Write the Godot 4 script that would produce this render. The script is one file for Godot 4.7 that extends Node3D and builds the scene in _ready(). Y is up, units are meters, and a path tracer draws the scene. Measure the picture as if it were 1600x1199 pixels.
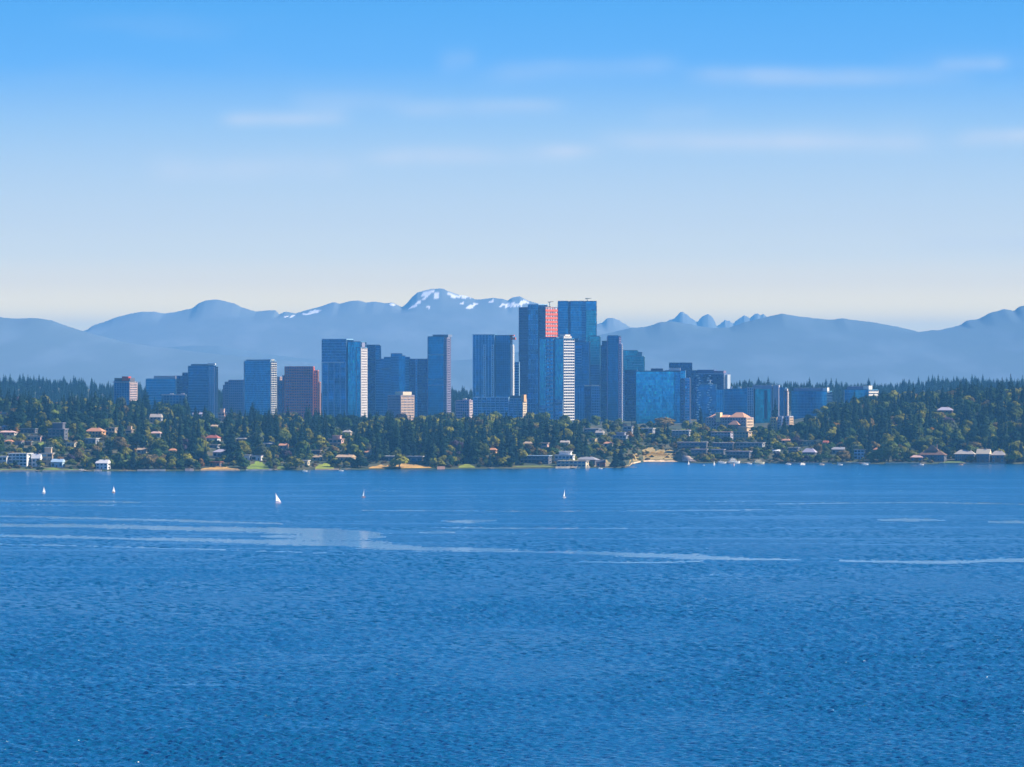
extends Node3D
# A lake, a wooded shore with houses, a city of towers and a hazy mountain range.
# x runs along the shore, -z away from the camera, y up, metres; the lake lies at y = 0.
const FOC := 7874.0        # focal length in photograph pixels
const EYE := 100.0         # camera height above the lake
const HOR := 580.0         # the photograph's row of the horizon
var rng := RandomNumberGenerator.new()
var nz := FastNoiseLite.new()
var taken := {}
var M := {}

class MB:                  # collects faces, then becomes one mesh
	var v := PackedVector3Array()
	var n := PackedVector3Array()
	var c := PackedColorArray()
	var col := Color.WHITE
	func tri(a: Vector3, b: Vector3, d: Vector3) -> void:
		var q := (d - a).cross(b - a).normalized()
		v.append(a); v.append(b); v.append(d)
		n.append(q); n.append(q); n.append(q)
		c.append(col); c.append(col); c.append(col)
	func quad(a: Vector3, b: Vector3, d: Vector3, e: Vector3) -> void:   # clockwise seen from outside
		tri(a, b, d); tri(a, d, e)
	func box(lo: Vector3, hi: Vector3) -> void:
		var p := [Vector3(lo.x, lo.y, lo.z), Vector3(hi.x, lo.y, lo.z), Vector3(hi.x, hi.y, lo.z), Vector3(lo.x, hi.y, lo.z), Vector3(lo.x, lo.y, hi.z), Vector3(hi.x, lo.y, hi.z), Vector3(hi.x, hi.y, hi.z), Vector3(lo.x, hi.y, hi.z)]
		quad(p[7], p[6], p[5], p[4]); quad(p[2], p[3], p[0], p[1]); quad(p[6], p[2], p[1], p[5]); quad(p[3], p[7], p[4], p[0]); quad(p[3], p[2], p[6], p[7]); quad(p[0], p[4], p[5], p[1])
	func tube(a: Vector3, b: Vector3, ra: float, rb: float, k := 6) -> void:
		var ax := (b - a).normalized()
		var s := ax.cross(Vector3(0.31, 0.17, 0.93)).normalized()
		var t := ax.cross(s)
		for i in k:
			var u := TAU * i / k
			var w := TAU * (i + 1) / k
			var du := s * cos(u) + t * sin(u)
			var dw := s * cos(w) + t * sin(w)
			quad(a + du * ra, b + du * rb, b + dw * rb, a + dw * ra)
			tri(b + du * rb, b, b + dw * rb)
	func mesh(m: Material) -> ArrayMesh:
		var arr := []
		arr.resize(Mesh.ARRAY_MAX)
		arr[Mesh.ARRAY_VERTEX] = v; arr[Mesh.ARRAY_NORMAL] = n; arr[Mesh.ARRAY_COLOR] = c
		var am := ArrayMesh.new()
		am.add_surface_from_arrays(Mesh.PRIMITIVE_TRIANGLES, arr)
		am.surface_set_material(0, m)
		return am

func numbered(called: String) -> String:
	taken[called] = taken.get(called, -1) + 1
	return called if taken[called] == 0 else "%s_%03d" % [called, taken[called]]

func tag(o: Node, label: String, category := "", group := "", kind := "") -> Node:
	if label: o.set_meta("label", label)
	if category: o.set_meta("category", category)
	if group: o.set_meta("group", group)
	if kind: o.set_meta("kind", kind)
	return o

func part(called: String, mb: MB, m: Material, parent: Node, kind := "") -> MeshInstance3D:
	if mb.v.is_empty():
		return null
	var o := MeshInstance3D.new()
	o.name = called
	o.mesh = mb.mesh(m)
	if kind: o.set_meta("kind", kind)
	parent.add_child(o, true)
	return o

func thing(called: String, label: String, category: String, at: Vector3, turn := 0.0, group := "") -> Node3D:
	var o := Node3D.new()
	o.name = numbered(called)
	add_child(o)
	o.position = at
	o.rotation.y = turn
	tag(o, label, category, group)
	return o

func setting(called: String, mesh: Mesh, m: Material, label: String, kind := "structure") -> MeshInstance3D:
	var o := MeshInstance3D.new()
	o.name = numbered(called)
	o.mesh = mesh
	if m: o.material_override = m
	add_child(o)
	tag(o, label, "", "", kind)
	return o

func mat(r: float, g: float, b: float, rough := 0.9, metal := 0.0) -> StandardMaterial3D:   # linear colour
	var m := StandardMaterial3D.new()
	m.albedo_color = Color(r, g, b).linear_to_srgb()
	m.roughness = rough
	m.metallic = metal
	m.vertex_color_use_as_albedo = true
	return m

func noise_image(size: int, freq: float, octaves: int, sd: int) -> Image:
	var f := FastNoiseLite.new()
	f.seed = sd
	f.frequency = freq
	f.fractal_octaves = octaves
	var im := f.get_seamless_image(size, size)
	im.convert(Image.FORMAT_RGBA8)
	return im

func lerp_list(pts: Array, x: float) -> float:
	if x <= pts[0][0]: return pts[0][1]
	for i in range(1, pts.size()):
		if x <= pts[i][0]:
			return lerpf(pts[i - 1][1], pts[i][1], (x - pts[i - 1][0]) / (pts[i][0] - pts[i - 1][0]))
	return pts[-1][1]

func wx(px: float, dist: float) -> float: return (px - 800.0) / FOC * dist
func wy(py: float, dist: float) -> float: return EYE - (py - HOR) / FOC * dist
func to_px(x: float, dist: float) -> float: return x / dist * FOC + 800.0
func to_py(y: float, dist: float) -> float: return HOR + (EYE - y) / dist * FOC

# ---------------------------------------------------------------- terrain
var shore_pts := []
var rise_pts := []
var ridge_pts := []
const PROFILE := [[0, 0.9], [6, 1.6], [30, 3.2], [100, 9.0], [250, 17.5], [500, 23.0], [900, 26.0], [1600, 27.0]]
const BEACH := [[0, 0.15], [40, 1.6], [75, 5.0], [160, 13.0], [280, 17.5], [500, 23.0], [900, 26.0], [1600, 27.0]]

func make_profiles() -> void:
	for p in [[-900, 4700], [-300, 4930], [0, 5010], [300, 5050], [600, 5120], [900, 5190], [962, 5203], [981, 5220], [988, 5400], [1004, 5530], [1062, 5540], [1080, 5480], [1200, 5475], [1240, 5425], [1600, 5425], [2000, 5380], [2600, 5200]]:
		shore_pts.append([wx(p[0], p[1]), p[1]])
	for p in [[-300, 1.9], [0, 1.85], [150, 1.65], [300, 1.25], [420, 1.0], [900, 1.0], [1000, 0.95], [1230, 0.95], [1330, 1.45], [1450, 2.0], [1600, 2.3], [1900, 2.4]]:
		rise_pts.append([wx(p[0], 5700), p[1]])
	for p in [[-300, 70], [0, 69], [60, 70], [120, 66], [175, 58], [300, 50], [600, 45], [730, 49], [1000, 55], [1150, 66], [1300, 61], [1420, 61], [1475, 70], [1600, 68], [1900, 66]]:
		ridge_pts.append([wx(p[0], 9300), p[1]])

func shore(x: float) -> float: return lerp_list(shore_pts, x)

var soft_pts := []
func ground(x: float, dist: float) -> float:
	var near := dist - shore(x)
	if near < 0.0: return -1.2
	if soft_pts.is_empty():
		for i in 261:
			var sum := 0.0
			for k in 13: sum += shore(-1950.0 + i * 15.0 + (k - 6) * 13.0)
			soft_pts.append([-1950.0 + i * 15.0, sum / 13.0])
	var at := clampf((x + 1950.0) / 15.0, 0.0, 259.0)
	var d := dist - lerpf(soft_pts[int(at)][1], soft_pts[int(at) + 1][1], at - int(at))
	var px := to_px(x, shore(x))
	var sand := smoothstep(980.0, 990.0, px) * (1.0 - smoothstep(1060.0, 1078.0, px))
	var h := lerpf(lerp_list(PROFILE, d), lerp_list(BEACH, maxf(d, 0.0)), sand)
	var a := lerpf(lerp_list(rise_pts, x), 1.0, smoothstep(6500.0, 7200.0, dist))
	h *= lerpf(1.0, a, smoothstep(10.0, 120.0, d))
	h += nz.get_noise_2d(x * 1.3, dist * 1.3) * 2.4 * smoothstep(30.0, 200.0, d)
	h += (lerp_list(ridge_pts, x) - 27.0) * smoothstep(8200.0, 9350.0, dist) * (1.0 - 0.6 * smoothstep(9500.0, 10600.0, dist))
	return minf(h, lerpf(0.4 + near * 0.28, 0.15 + minf(near, 44.0) * 0.04 + maxf(near - 44.0, 0.0) * 0.15, sand))

func on_ground(px: float, py: float) -> Vector3:      # where the sight line through a photograph point meets the slope: x, height, distance
	var best := Vector3.ZERO
	var err := 1e9
	for k in 130:
		var dist := 5000.0 + 13.0 * k
		var x := wx(px, dist)
		if dist < shore(x) + 3.0: continue
		var e := absf(to_py(ground(x, dist), dist) - py)
		if e < err - 0.15:
			err = e
			best = Vector3(x, ground(x, dist), dist)
	return best

func build_terrain() -> void:
	var ds := [-14.0, -0.5, 0.0, 3.0, 8.0, 16.0, 26.0]
	while ds[-1] < 1500.0: ds.append(ds[-1] + 11.0)
	while ds[-1] < 6200.0: ds.append(ds[-1] + 70.0)
	var nx := 360
	var v := PackedVector3Array()
	var nn := PackedVector3Array()
	var cc := PackedColorArray()
	var ix := PackedInt32Array()
	for j in ds.size():
		for i in nx + 1:
			var x: float = -1250.0 + 2500.0 * i / nx
			if j > 150: x *= lerpf(1.0, 1.5, minf(1.0, (j - 150) / 30.0))
			var dist: float = shore(x) + ds[j]
			var y := ground(x, dist)
			v.append(Vector3(x, y, -dist))
			nn.append(Vector3(ground(x - 4.0, dist) - ground(x + 4.0, dist), 8.0, -(ground(x, dist - 4.0) - ground(x, dist + 4.0))).normalized() if j > 2 else Vector3.UP)
			var t := nz.get_noise_2d(x * 6.0, dist * 6.0)
			var u := nz.get_noise_2d(x * 1.9 + 900.0, dist * 1.9)
			var col := Color(0.022, 0.036, 0.012).lerp(Color(0.20, 0.14, 0.055), clampf(0.2 + t, 0.0, 1.0)).lerp(Color(0.02, 0.042, 0.012), clampf(0.5 + 1.4 * u, 0.0, 1.0))
			cc.append(col)
			if i < nx and j < ds.size() - 1:
				var a := j * (nx + 1) + i
				ix.append_array([a, a + nx + 1, a + 1, a + 1, a + nx + 1, a + nx + 2])
	var am := indexed(v, nn, cc, ix)
	setting("shore_terrain", am, mat(1, 1, 1), "wooded shore rising from the lake to the city")
	var g := MB.new()
	g.col = Color(0.05, 0.065, 0.03)
	var s := 46000.0
	g.quad(Vector3(-s, -6, -s), Vector3(s, -6, -s), Vector3(s, -6, s), Vector3(-s, -6, s))
	setting("ground", g.mesh(mat(1, 1, 1)), null, "level land reaching out to the mountains")

func indexed(v, nn, cc, ix, uv = null) -> ArrayMesh:
	var arr := []
	arr.resize(Mesh.ARRAY_MAX)
	arr[Mesh.ARRAY_VERTEX] = v; arr[Mesh.ARRAY_NORMAL] = nn; arr[Mesh.ARRAY_INDEX] = ix
	if cc != null: arr[Mesh.ARRAY_COLOR] = cc
	if uv != null: arr[Mesh.ARRAY_TEX_UV] = uv
	var am := ArrayMesh.new()
	am.add_surface_from_arrays(Mesh.PRIMITIVE_TRIANGLES, arr)
	return am

# ---------------------------------------------------------------- mountains
func ridge(called: String, label: String, pts: Array, dist: float, run: float, cols: int, rows: int, rough: float, snow: Array, base: Color) -> void:
	var v := PackedVector3Array()
	var nn := PackedVector3Array()
	var cc := PackedColorArray()
	var ix := PackedInt32Array()
	var f := FastNoiseLite.new()
	f.seed = int(dist)
	f.fractal_octaves = 4
	f.frequency = 1.0 / 810.0
	var x0: float = wx(pts[0][0], dist)
	var x1: float = wx(pts[-1][0], dist)
	var tops := PackedFloat32Array()
	var softs := PackedFloat32Array()
	for i in cols + 1:
		var px := to_px(lerpf(x0, x1, float(i) / cols), dist)
		tops.append(wy(lerp_list(pts, px), dist))
	softs = tops.duplicate()
	var reach := maxi(4, int(110.0 / ((pts[-1][0] - pts[0][0]) / float(cols))))
	for go in 3:                                            # a smooth brow below the crest
		var run_sum := PackedFloat64Array([0.0])
		for i in cols + 1: run_sum.append(run_sum[i] + softs[i])
		for i in cols + 1:
			var a := maxi(0, i - reach)
			var b := mini(cols, i + reach)
			softs[i] = (run_sum[b + 1] - run_sum[a]) / (b + 1 - a)
	for j in rows + 4:
		var t := float(j - 3) / rows                       # below 0: the far side
		for i in cols + 1:
			var x := lerpf(x0, x1, float(i) / cols)
			var px := to_px(x, dist)
			var top := tops[i] + (f.get_noise_2d(x * 5.0, 11.0) + f.get_noise_2d(x * 20.0, 5.0) * 0.9) * rough * clampf(1.0 - t * 14.0, 0.0, 1.0)
			if t > 0.0: top = lerpf(top, softs[i], minf(1.0, t * 9.0))
			var y: float
			if t <= 0.0: y = top + t * 4.0 * rows / 3.0 * 0.0 - absf(t) * top * 1.5
			else:
				var fall := pow(t, 0.82)
				var gully := f.get_noise_2d(x * 2.3 + 120.0 * f.get_noise_2d(t * run * 0.9, x * 0.6), t * run * 1.7 + 300.0)
				y = lerpf(top, -8.0, fall) + gully * rough * 2.2 * minf(1.0, t * 7.0) * (1.0 - t)
			var z := -dist + t * run
			v.append(Vector3(x, y, z))
			var col := base
			var q := f.get_noise_2d(x * 2.3 + 4000.0, t * run * 0.5)
			col = col.lerp(base * 1.18, clampf(q * 2.2, 0.0, 1.0))
			for s in snow:
				var py := to_py(y, dist)
				var e: float = pow((px - s[0]) / s[2], 2) + pow((py - s[1] + (px - s[0]) * s[5]) / s[3], 2)
				if e + (f.get_noise_2d(x * 22.0, y * 45.0) * 1.9 + f.get_noise_2d(x * 9.0, y * 16.0)) * s[4] < 0.85 and t >= -0.01:
					col = Color(0.9, 0.9, 0.92)
			cc.append(Color(col, 1.0))
			if i < cols and j < rows + 3:
				var a := j * (cols + 1) + i
				ix.append_array([a, a + 1, a + cols + 1, a + 1, a + cols + 2, a + cols + 1])
	nn.resize(v.size())
	for j in rows + 4:
		for i in cols + 1:
			var a := j * (cols + 1) + i
			var l := v[a - 1 if i > 0 else a]
			var r := v[a + 1 if i < cols else a]
			var u := v[a - cols - 1 if j > 0 else a]
			var d := v[a + cols + 1 if j < rows + 3 else a]
			nn[a] = (d - u).cross(r - l).normalized()
			if nn[a].y < 0.0: nn[a] = -nn[a]
	setting(called, indexed(v, nn, cc, ix), M.slope, label)

func build_mountains() -> void:
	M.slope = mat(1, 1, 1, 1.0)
	M.slope.metallic_specular = 0.0
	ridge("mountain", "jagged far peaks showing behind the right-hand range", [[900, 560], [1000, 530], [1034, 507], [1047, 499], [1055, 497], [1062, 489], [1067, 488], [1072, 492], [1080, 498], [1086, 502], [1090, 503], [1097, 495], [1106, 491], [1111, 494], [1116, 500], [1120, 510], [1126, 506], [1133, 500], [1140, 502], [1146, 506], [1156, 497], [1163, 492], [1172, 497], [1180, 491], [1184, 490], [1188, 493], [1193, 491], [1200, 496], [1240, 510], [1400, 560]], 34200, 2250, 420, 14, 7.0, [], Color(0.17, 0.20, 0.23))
	var main := [[-500, 530], [100, 524], [135, 516], [145, 509], [160, 504], [180, 496], [205, 490], [225, 487], [240, 487], [255, 490], [275, 487], [300, 482], [310, 474], [320, 470], [335, 468], [350, 470], [365, 474], [378, 481], [400, 487], [420, 485], [430, 485], [436, 491], [446, 487], [462, 490], [480, 484], [498, 480], [512, 475], [522, 472], [530, 475], [545, 471], [560, 470], [572, 473], [585, 471], [600, 474], [613, 473], [628, 480], [636, 474], [642, 466], [652, 457], [662, 454], [672, 452], [690, 451], [700, 455], [715, 460], [730, 463], [742, 468], [752, 468], [770, 466], [785, 467], [793, 470], [800, 465], [812, 463], [825, 470], [840, 474], [870, 487], [905, 500], [932, 507], [941, 505], [948, 498], [958, 497], [968, 501], [985, 512], [1040, 530], [1300, 560], [1900, 575]]
	var snow := [[668, 458, 9, 4.5, 0.9, 0.35], [682, 463, 5.5, 5, 0.9, 0.3], [653, 475, 14, 3.2, 0.8, 0.75], [684, 452.5, 4, 1.4, 0.6, 0.2], [706, 462, 9, 3.6, 1.0, -0.35], [725, 464, 8, 2.2, 1.2, -0.1], [738, 479, 9, 3, 1.1, 0.5], [723, 474, 4, 2, 1.0, 0.2], [674, 480, 5, 2.2, 1.2, 0.1], [802, 477, 18, 4.2, 0.9, 0.05], [815, 473, 12, 3, 0.8, 0.1], [768, 471, 4, 2.2, 1.0, 0.6], [488, 489, 12, 3, 1.4, 0.1], [455, 495, 7, 2, 1.5, 0.0], [612, 477, 4, 2, 1.2, 0.1]]
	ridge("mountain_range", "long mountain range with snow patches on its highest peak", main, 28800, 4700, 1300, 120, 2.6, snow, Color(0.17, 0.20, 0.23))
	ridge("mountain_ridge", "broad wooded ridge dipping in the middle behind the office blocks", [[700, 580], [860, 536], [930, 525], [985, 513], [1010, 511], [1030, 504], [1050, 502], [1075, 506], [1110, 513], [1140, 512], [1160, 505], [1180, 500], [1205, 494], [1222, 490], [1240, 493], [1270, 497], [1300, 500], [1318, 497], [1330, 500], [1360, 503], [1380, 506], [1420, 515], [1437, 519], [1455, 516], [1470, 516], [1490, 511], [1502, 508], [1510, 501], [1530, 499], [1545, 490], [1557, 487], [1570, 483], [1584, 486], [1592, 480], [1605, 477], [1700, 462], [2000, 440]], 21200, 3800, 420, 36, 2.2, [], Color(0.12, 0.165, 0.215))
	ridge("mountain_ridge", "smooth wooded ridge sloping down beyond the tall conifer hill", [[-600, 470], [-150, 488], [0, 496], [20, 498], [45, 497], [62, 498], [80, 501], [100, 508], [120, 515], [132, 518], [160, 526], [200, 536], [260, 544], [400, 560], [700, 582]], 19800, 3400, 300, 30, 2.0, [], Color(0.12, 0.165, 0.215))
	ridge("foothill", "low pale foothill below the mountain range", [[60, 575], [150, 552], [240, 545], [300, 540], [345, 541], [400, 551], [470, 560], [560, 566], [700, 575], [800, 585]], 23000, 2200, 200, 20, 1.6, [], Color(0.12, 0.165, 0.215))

# ---------------------------------------------------------------- lake
func build_lake() -> void:
	var streaks := []
	# centre lines of the calm streaks: photograph column, row, half height in rows
	for s in [
		[[-40, 821, 1.6], [200, 824, 2.4], [400, 829, 3.5], [520, 833, 4.5], [590, 836, 2]],
		[[-40, 837, 1.2], [200, 842, 1.6], [360, 845, 2.8], [480, 848, 5], [580, 852, 5], [660, 859, 2.6]],
		[[405, 839, 2], [440, 840, 5], [500, 842, 8], [545, 841, 5], [600, 840, 1]],
		[[640, 859, 3], [760, 861, 2.6], [900, 864, 2.4], [1000, 868, 2.6], [1080, 871, 3.4], [1150, 874, 2], [1250, 876, 0.8]],
		[[900, 878, 0.6], [1020, 880, 1], [1100, 877, 0.8]],
		[[1310, 877, 1], [1420, 879, 1.8], [1500, 879, 2.2], [1560, 876, 2.6], [1660, 876, 3.5]],
		[[-40, 783, 1.3], [100, 784, 1.4], [215, 786, 0.8]], [[-40, 789, 0.6], [180, 790, 0.8]],
		[[-40, 806, 1.0], [120, 810, 1.5], [300, 815, 1.2], [440, 819, 0.7]],
		[[688, 815, 0.8], [735, 815, 2.2], [775, 814, 0.8]], [[655, 833, 0.8], [690, 832, 1.6], [710, 832, 0.8]], [[672, 825, 0.7], [800, 826, 1.4], [980, 827, 0.7]],
		[[1368, 813, 0.8], [1420, 813, 2], [1478, 814, 0.8]], [[1540, 816, 0.8], [1590, 816, 1.8], [1660, 817, 2]], [[1200, 788, 0.7], [1420, 786, 1], [1660, 789, 0.7]],
		[[-40, 850, 0.6], [250, 857, 0.7], [540, 866, 0.5]], 
		[[560, 798, 0.6], [860, 800, 0.7], [1200, 797, 0.6]]]:
		streaks.append(s)
	var faint := [[[606, 946, 1.5], [660, 936, 2.4], [735, 924, 1.5]]]
	var f := FastNoiseLite.new()
	f.seed = 5
	f.fractal_octaves = 3
	f.frequency = 0.004
	var rows := [1000.0]
	while rows[-1] < 5640.0: rows.append(rows[-1] + rows[-1] * rows[-1] * 1.15e-6)
	var nx := 430
	var st := [PackedInt32Array(), PackedInt32Array(), PackedInt32Array()]
	var v := PackedVector3Array()
	var uv := PackedVector2Array()
	var up := PackedVector3Array()
	var chop := FastNoiseLite.new()
	chop.seed = 9
	chop.frequency = 0.25
	chop.fractal_octaves = 3
	chop.fractal_gain = 0.55
	var high := PackedFloat32Array()
	for j in rows.size():
		var dist: float = rows[j]
		var half := dist * 0.118 + 30.0
		var row := HOR + EYE * FOC / dist
		var spans := []                                     # the streaks that cross this distance
		for s in streaks:
			var lo := 1e9
			var hi := -1e9
			for p in s:
				lo = minf(lo, p[1] - p[2] * 2.6); hi = maxf(hi, p[1] + p[2] * 2.6)
			if row > lo and row < hi: spans.append(s)
		var far := smoothstep(940.0, 760.0, row)
		var swell := 1.0 - smoothstep(1900.0, 4600.0, dist)
		for i in nx + 1:
			var x := lerpf(-half, half, float(i) / nx)
			var px := to_px(x, dist)
			var calm := 0.0
			for s in spans:
				if px < s[0][0] or px > s[-1][0]: continue
				for k in range(1, s.size()):
					if px <= s[k][0]:
						var t: float = (px - s[k - 1][0]) / (s[k][0] - s[k - 1][0])
						var d := absf(row - lerpf(s[k - 1][1], s[k][1], t)) / lerpf(s[k - 1][2], s[k][2], t)
						calm = maxf(calm, 1.7 - d * 0.85)
						break
			for s in faint:
				if row > s[0][1] - 30.0 and row < s[0][1] + 30.0 and px > s[0][0] and px < s[-1][0]:
					for k in range(1, s.size()):
						if px <= s[k][0]:
							var t: float = (px - s[k - 1][0]) / (s[k][0] - s[k - 1][0])
							calm = maxf(calm, 0.62 - 0.4 * absf(row - lerpf(s[k - 1][1], s[k][1], t)) / lerpf(s[k - 1][2], s[k][2], t))
							break
			calm += f.get_noise_2d(x * 2.6, dist * 1.5) * 0.55 + f.get_noise_2d(x * 0.7, dist * 7.0) * 0.75 + rng.randf_range(-0.22, 0.22)
			var lanes := f.get_noise_2d(x * 0.30, dist * 3.2 + 4000.0) + 0.5 * f.get_noise_2d(x * 0.8, dist * 7.0)
			var kind := 0
			if calm > 0.82: kind = 2
			elif calm > 0.5 or lanes * (0.42 + far) > 0.27 + rng.randf_range(-0.05, 0.05): kind = 1
			var y := 0.0
			var amp := 0.95
			if swell > 0.0: y = chop.get_noise_2d(x * 0.8, dist) * amp * swell * (1.0 if kind == 0 else 0.45 if kind == 1 else 0.12) * (0.85 + 1.0 * f.get_noise_2d(x * 0.9, dist * 0.5 + 900.0))
			v.append(Vector3(x, y, -dist))
			if swell > 0.0 and kind == 0:
				var gx := chop.get_noise_2d((x + 0.4) * 0.8, dist) - chop.get_noise_2d((x - 0.4) * 0.8, dist)
				var gd := chop.get_noise_2d(x * 0.8, dist + 0.5) - chop.get_noise_2d(x * 0.8, dist - 0.5)
				up.append(Vector3(-gx / 0.8 * amp * swell, 1.0, gd * amp * 1.25 * swell * (0.8 + 1.1 * f.get_noise_2d(x * 1.6, dist * 0.9 + 300.0))).normalized())
			else: up.append(Vector3.UP)
			uv.append(Vector2((x + dist * 0.13) / 380.0, dist / 230.0 - x / 900.0))
			if i == nx or j == rows.size() - 1: continue
			if row < 741.0: kind = 1
			elif row < 765.0: kind = mini(kind, 1)
			var a := j * (nx + 1) + i
			st[kind].append_array([a, a + nx + 1, a + 1, a + 1, a + nx + 1, a + nx + 2])
	var ripple := noise_image(1024, 0.075, 4, 3)
	ripple.bump_map_to_normal_map(5.0)
	var tex := ImageTexture.create_from_image(ripple)
	var arr := []
	arr.resize(Mesh.ARRAY_MAX)
	arr[Mesh.ARRAY_VERTEX] = v; arr[Mesh.ARRAY_NORMAL] = up; arr[Mesh.ARRAY_TEX_UV] = uv
	var how := [[0.22, 0.8], [0.19, 0.25], [0.10, 0.03]]
	var names := ["lake", "breezy_water", "calm_water"]
	var labels := ["deep blue lake rippled by the wind", "lightly ruffled streaks of water lying across the lake", "pale smooth streaks of calm water lying across the lake"]
	for k in 3:
		arr[Mesh.ARRAY_INDEX] = st[k]
		var am := ArrayMesh.new()
		am.add_surface_from_arrays(Mesh.PRIMITIVE_TRIANGLES, arr)
		var m := StandardMaterial3D.new()
		m.albedo_color = Color(0.0, 0.066, 0.155).linear_to_srgb()
		m.roughness = how[k][0]
		m.metallic_specular = 0.4
		m.normal_enabled = true
		m.normal_texture = tex
		m.normal_scale = how[k][1]
		setting(names[k], am, m, labels[k])
		M["water%d" % k] = m
	# the rest of the lake, out of the picture
	var g := MB.new()
	var z0: float = -rows[-1]
	var h0: float = rows[0] * 0.118 + 30.0
	var h1: float = rows[-1] * 0.118 + 30.0
	var zn: float = -rows[0]
	for q in [-1.0, 1.0]:
		g.quad(Vector3(q * h1, 0, z0), Vector3(q * 9000, 0, z0), Vector3(q * 9000, 0, zn), Vector3(q * h0, 0, zn))
	g.quad(Vector3(-9000, 0, zn), Vector3(9000, 0, zn), Vector3(9000, 0, 3000), Vector3(-9000, 0, 3000))
	for i in g.n.size(): g.n[i] = Vector3.UP
	var plain := StandardMaterial3D.new()
	plain.albedo_color = M.water0.albedo_color
	plain.roughness = 0.35
	plain.metallic_specular = 0.4
	setting("outer_lake", g.mesh(plain), null, "open lake beyond the edges of the view")

# ---------------------------------------------------------------- sky
const SKY := [[0.0, 2.62, 1.95, 0.66], [0.69, 2.58, 1.92, 0.66], [0.98, 1.60, 1.32, 0.78], [1.31, 1.08, 1.07, 0.90], [1.67, 0.84, 0.915, 0.915], [2.04, 0.68, 0.825, 0.93], [2.77, 0.41, 0.67, 0.966], [3.49, 0.155, 0.495, 1.015], [4.2, 0.10, 0.435, 0.955], [5.5, 0.05, 0.36, 0.94], [8.0, 0.03, 0.29, 0.90], [20.0, 0.022, 0.20, 0.74], [90.0, 0.02, 0.13, 0.52]]
const CIRRUS := [[330, 560, 185, 9, 0.50], [600, 900, 169, 7, 0.46], [540, 960, 241, 10, 0.50], [210, 580, 257, 18, 0.28], [900, 1500, 217, 18, 0.36], [1460, 1760, 212, 9, 0.55], [1050, 1540, 120, 12, 0.34], [1450, 1580, 98, 6, 0.26], [680, 750, 95, 14, 0.16], [720, 1090, 110, 14, 0.13], [440, 660, 157, 16, 0.13], [1380, 1700, 378, 14, 0.26], [1000, 1120, 181, 6, 0.12]]

func sky_at(e: float) -> Color:
	for i in range(1, SKY.size()):
		if e <= SKY[i][0]:
			var t: float = (e - SKY[i - 1][0]) / (SKY[i][0] - SKY[i - 1][0])
			return Color(lerpf(SKY[i - 1][1], SKY[i][1], t), lerpf(SKY[i - 1][2], SKY[i][2], t), lerpf(SKY[i - 1][3], SKY[i][3], t))
	return Color(SKY[-1][1], SKY[-1][2], SKY[-1][3])

func build_sky() -> PanoramaSkyMaterial:
	var w := 4096
	var h := 2048
	var data := PackedFloat32Array()
	var f := FastNoiseLite.new()
	f.seed = 21
	f.fractal_octaves = 4
	f.frequency = 0.05
	for j in h:
		var e := 90.0 - (j + 0.5) / h * 180.0
		if e < 0.0 or e > 26.0:
			var c := sky_at(maxf(e, 0.0))
			var row := PackedFloat32Array([c.r, c.g, c.b])
			for k in 12: row.append_array(row)
			data.append_array(row)
			continue
		var base := sky_at(e)
		var py := HOR - deg_to_rad(e) * FOC
		var row := PackedFloat32Array()
		row.resize(w * 3)
		for i in w:
			var az := (i + 0.5) / w * 360.0
			if az > 180.0: az -= 360.0
			var ca := cos(deg_to_rad(az))
			var sa := sin(deg_to_rad(az))
			var px := 800.0 + deg_to_rad(az) * FOC
			var n := f.get_noise_3d(ca * 172.0, sa * 172.0, e * 26.0)
			var cover := clampf(f.get_noise_3d(ca * 46.0 + 700.0, sa * 46.0, e * 7.0) * 0.5 + n * 0.22 - 0.16, 0.0, 0.16) * smoothstep(0.5, 2.5, e)
			if px > -200.0 and px < 1900.0 and e < 5.0:
				for s in CIRRUS:
					if px < s[0] or px > s[1]: continue
					var t: float = (px - s[0]) / (s[1] - s[0])
					var mid: float = s[2] + n * s[3] * 1.2 - (t - 0.5) * 5.0
					var d: float = (py - mid) / maxf(7.0, s[3] * 0.85)
					cover += s[4] * exp(-d * d) * 1.35 * smoothstep(0.0, 0.2, t) * smoothstep(1.0, 0.8, t) * clampf(0.85 + 0.7 * f.get_noise_2d(az * 14.0, e * 40.0 + 50.0) + 0.6 * f.get_noise_2d(az * 5.0 + 90.0, e * 60.0), 0.1, 1.5)
			cover = clampf(cover, 0.0, 0.8)
			row[i * 3] = lerpf(base.r, 0.82, cover)
			row[i * 3 + 1] = lerpf(base.g, 0.88, cover)
			row[i * 3 + 2] = lerpf(base.b, 0.97, cover)
		data.append_array(row)
	var p := PanoramaSkyMaterial.new()
	p.energy_multiplier = 1.0 / 2.0
	p.panorama = ImageTexture.create_from_image(Image.create_from_data(w, h, false, Image.FORMAT_RGBF, data.to_byte_array()))
	return p

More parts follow.
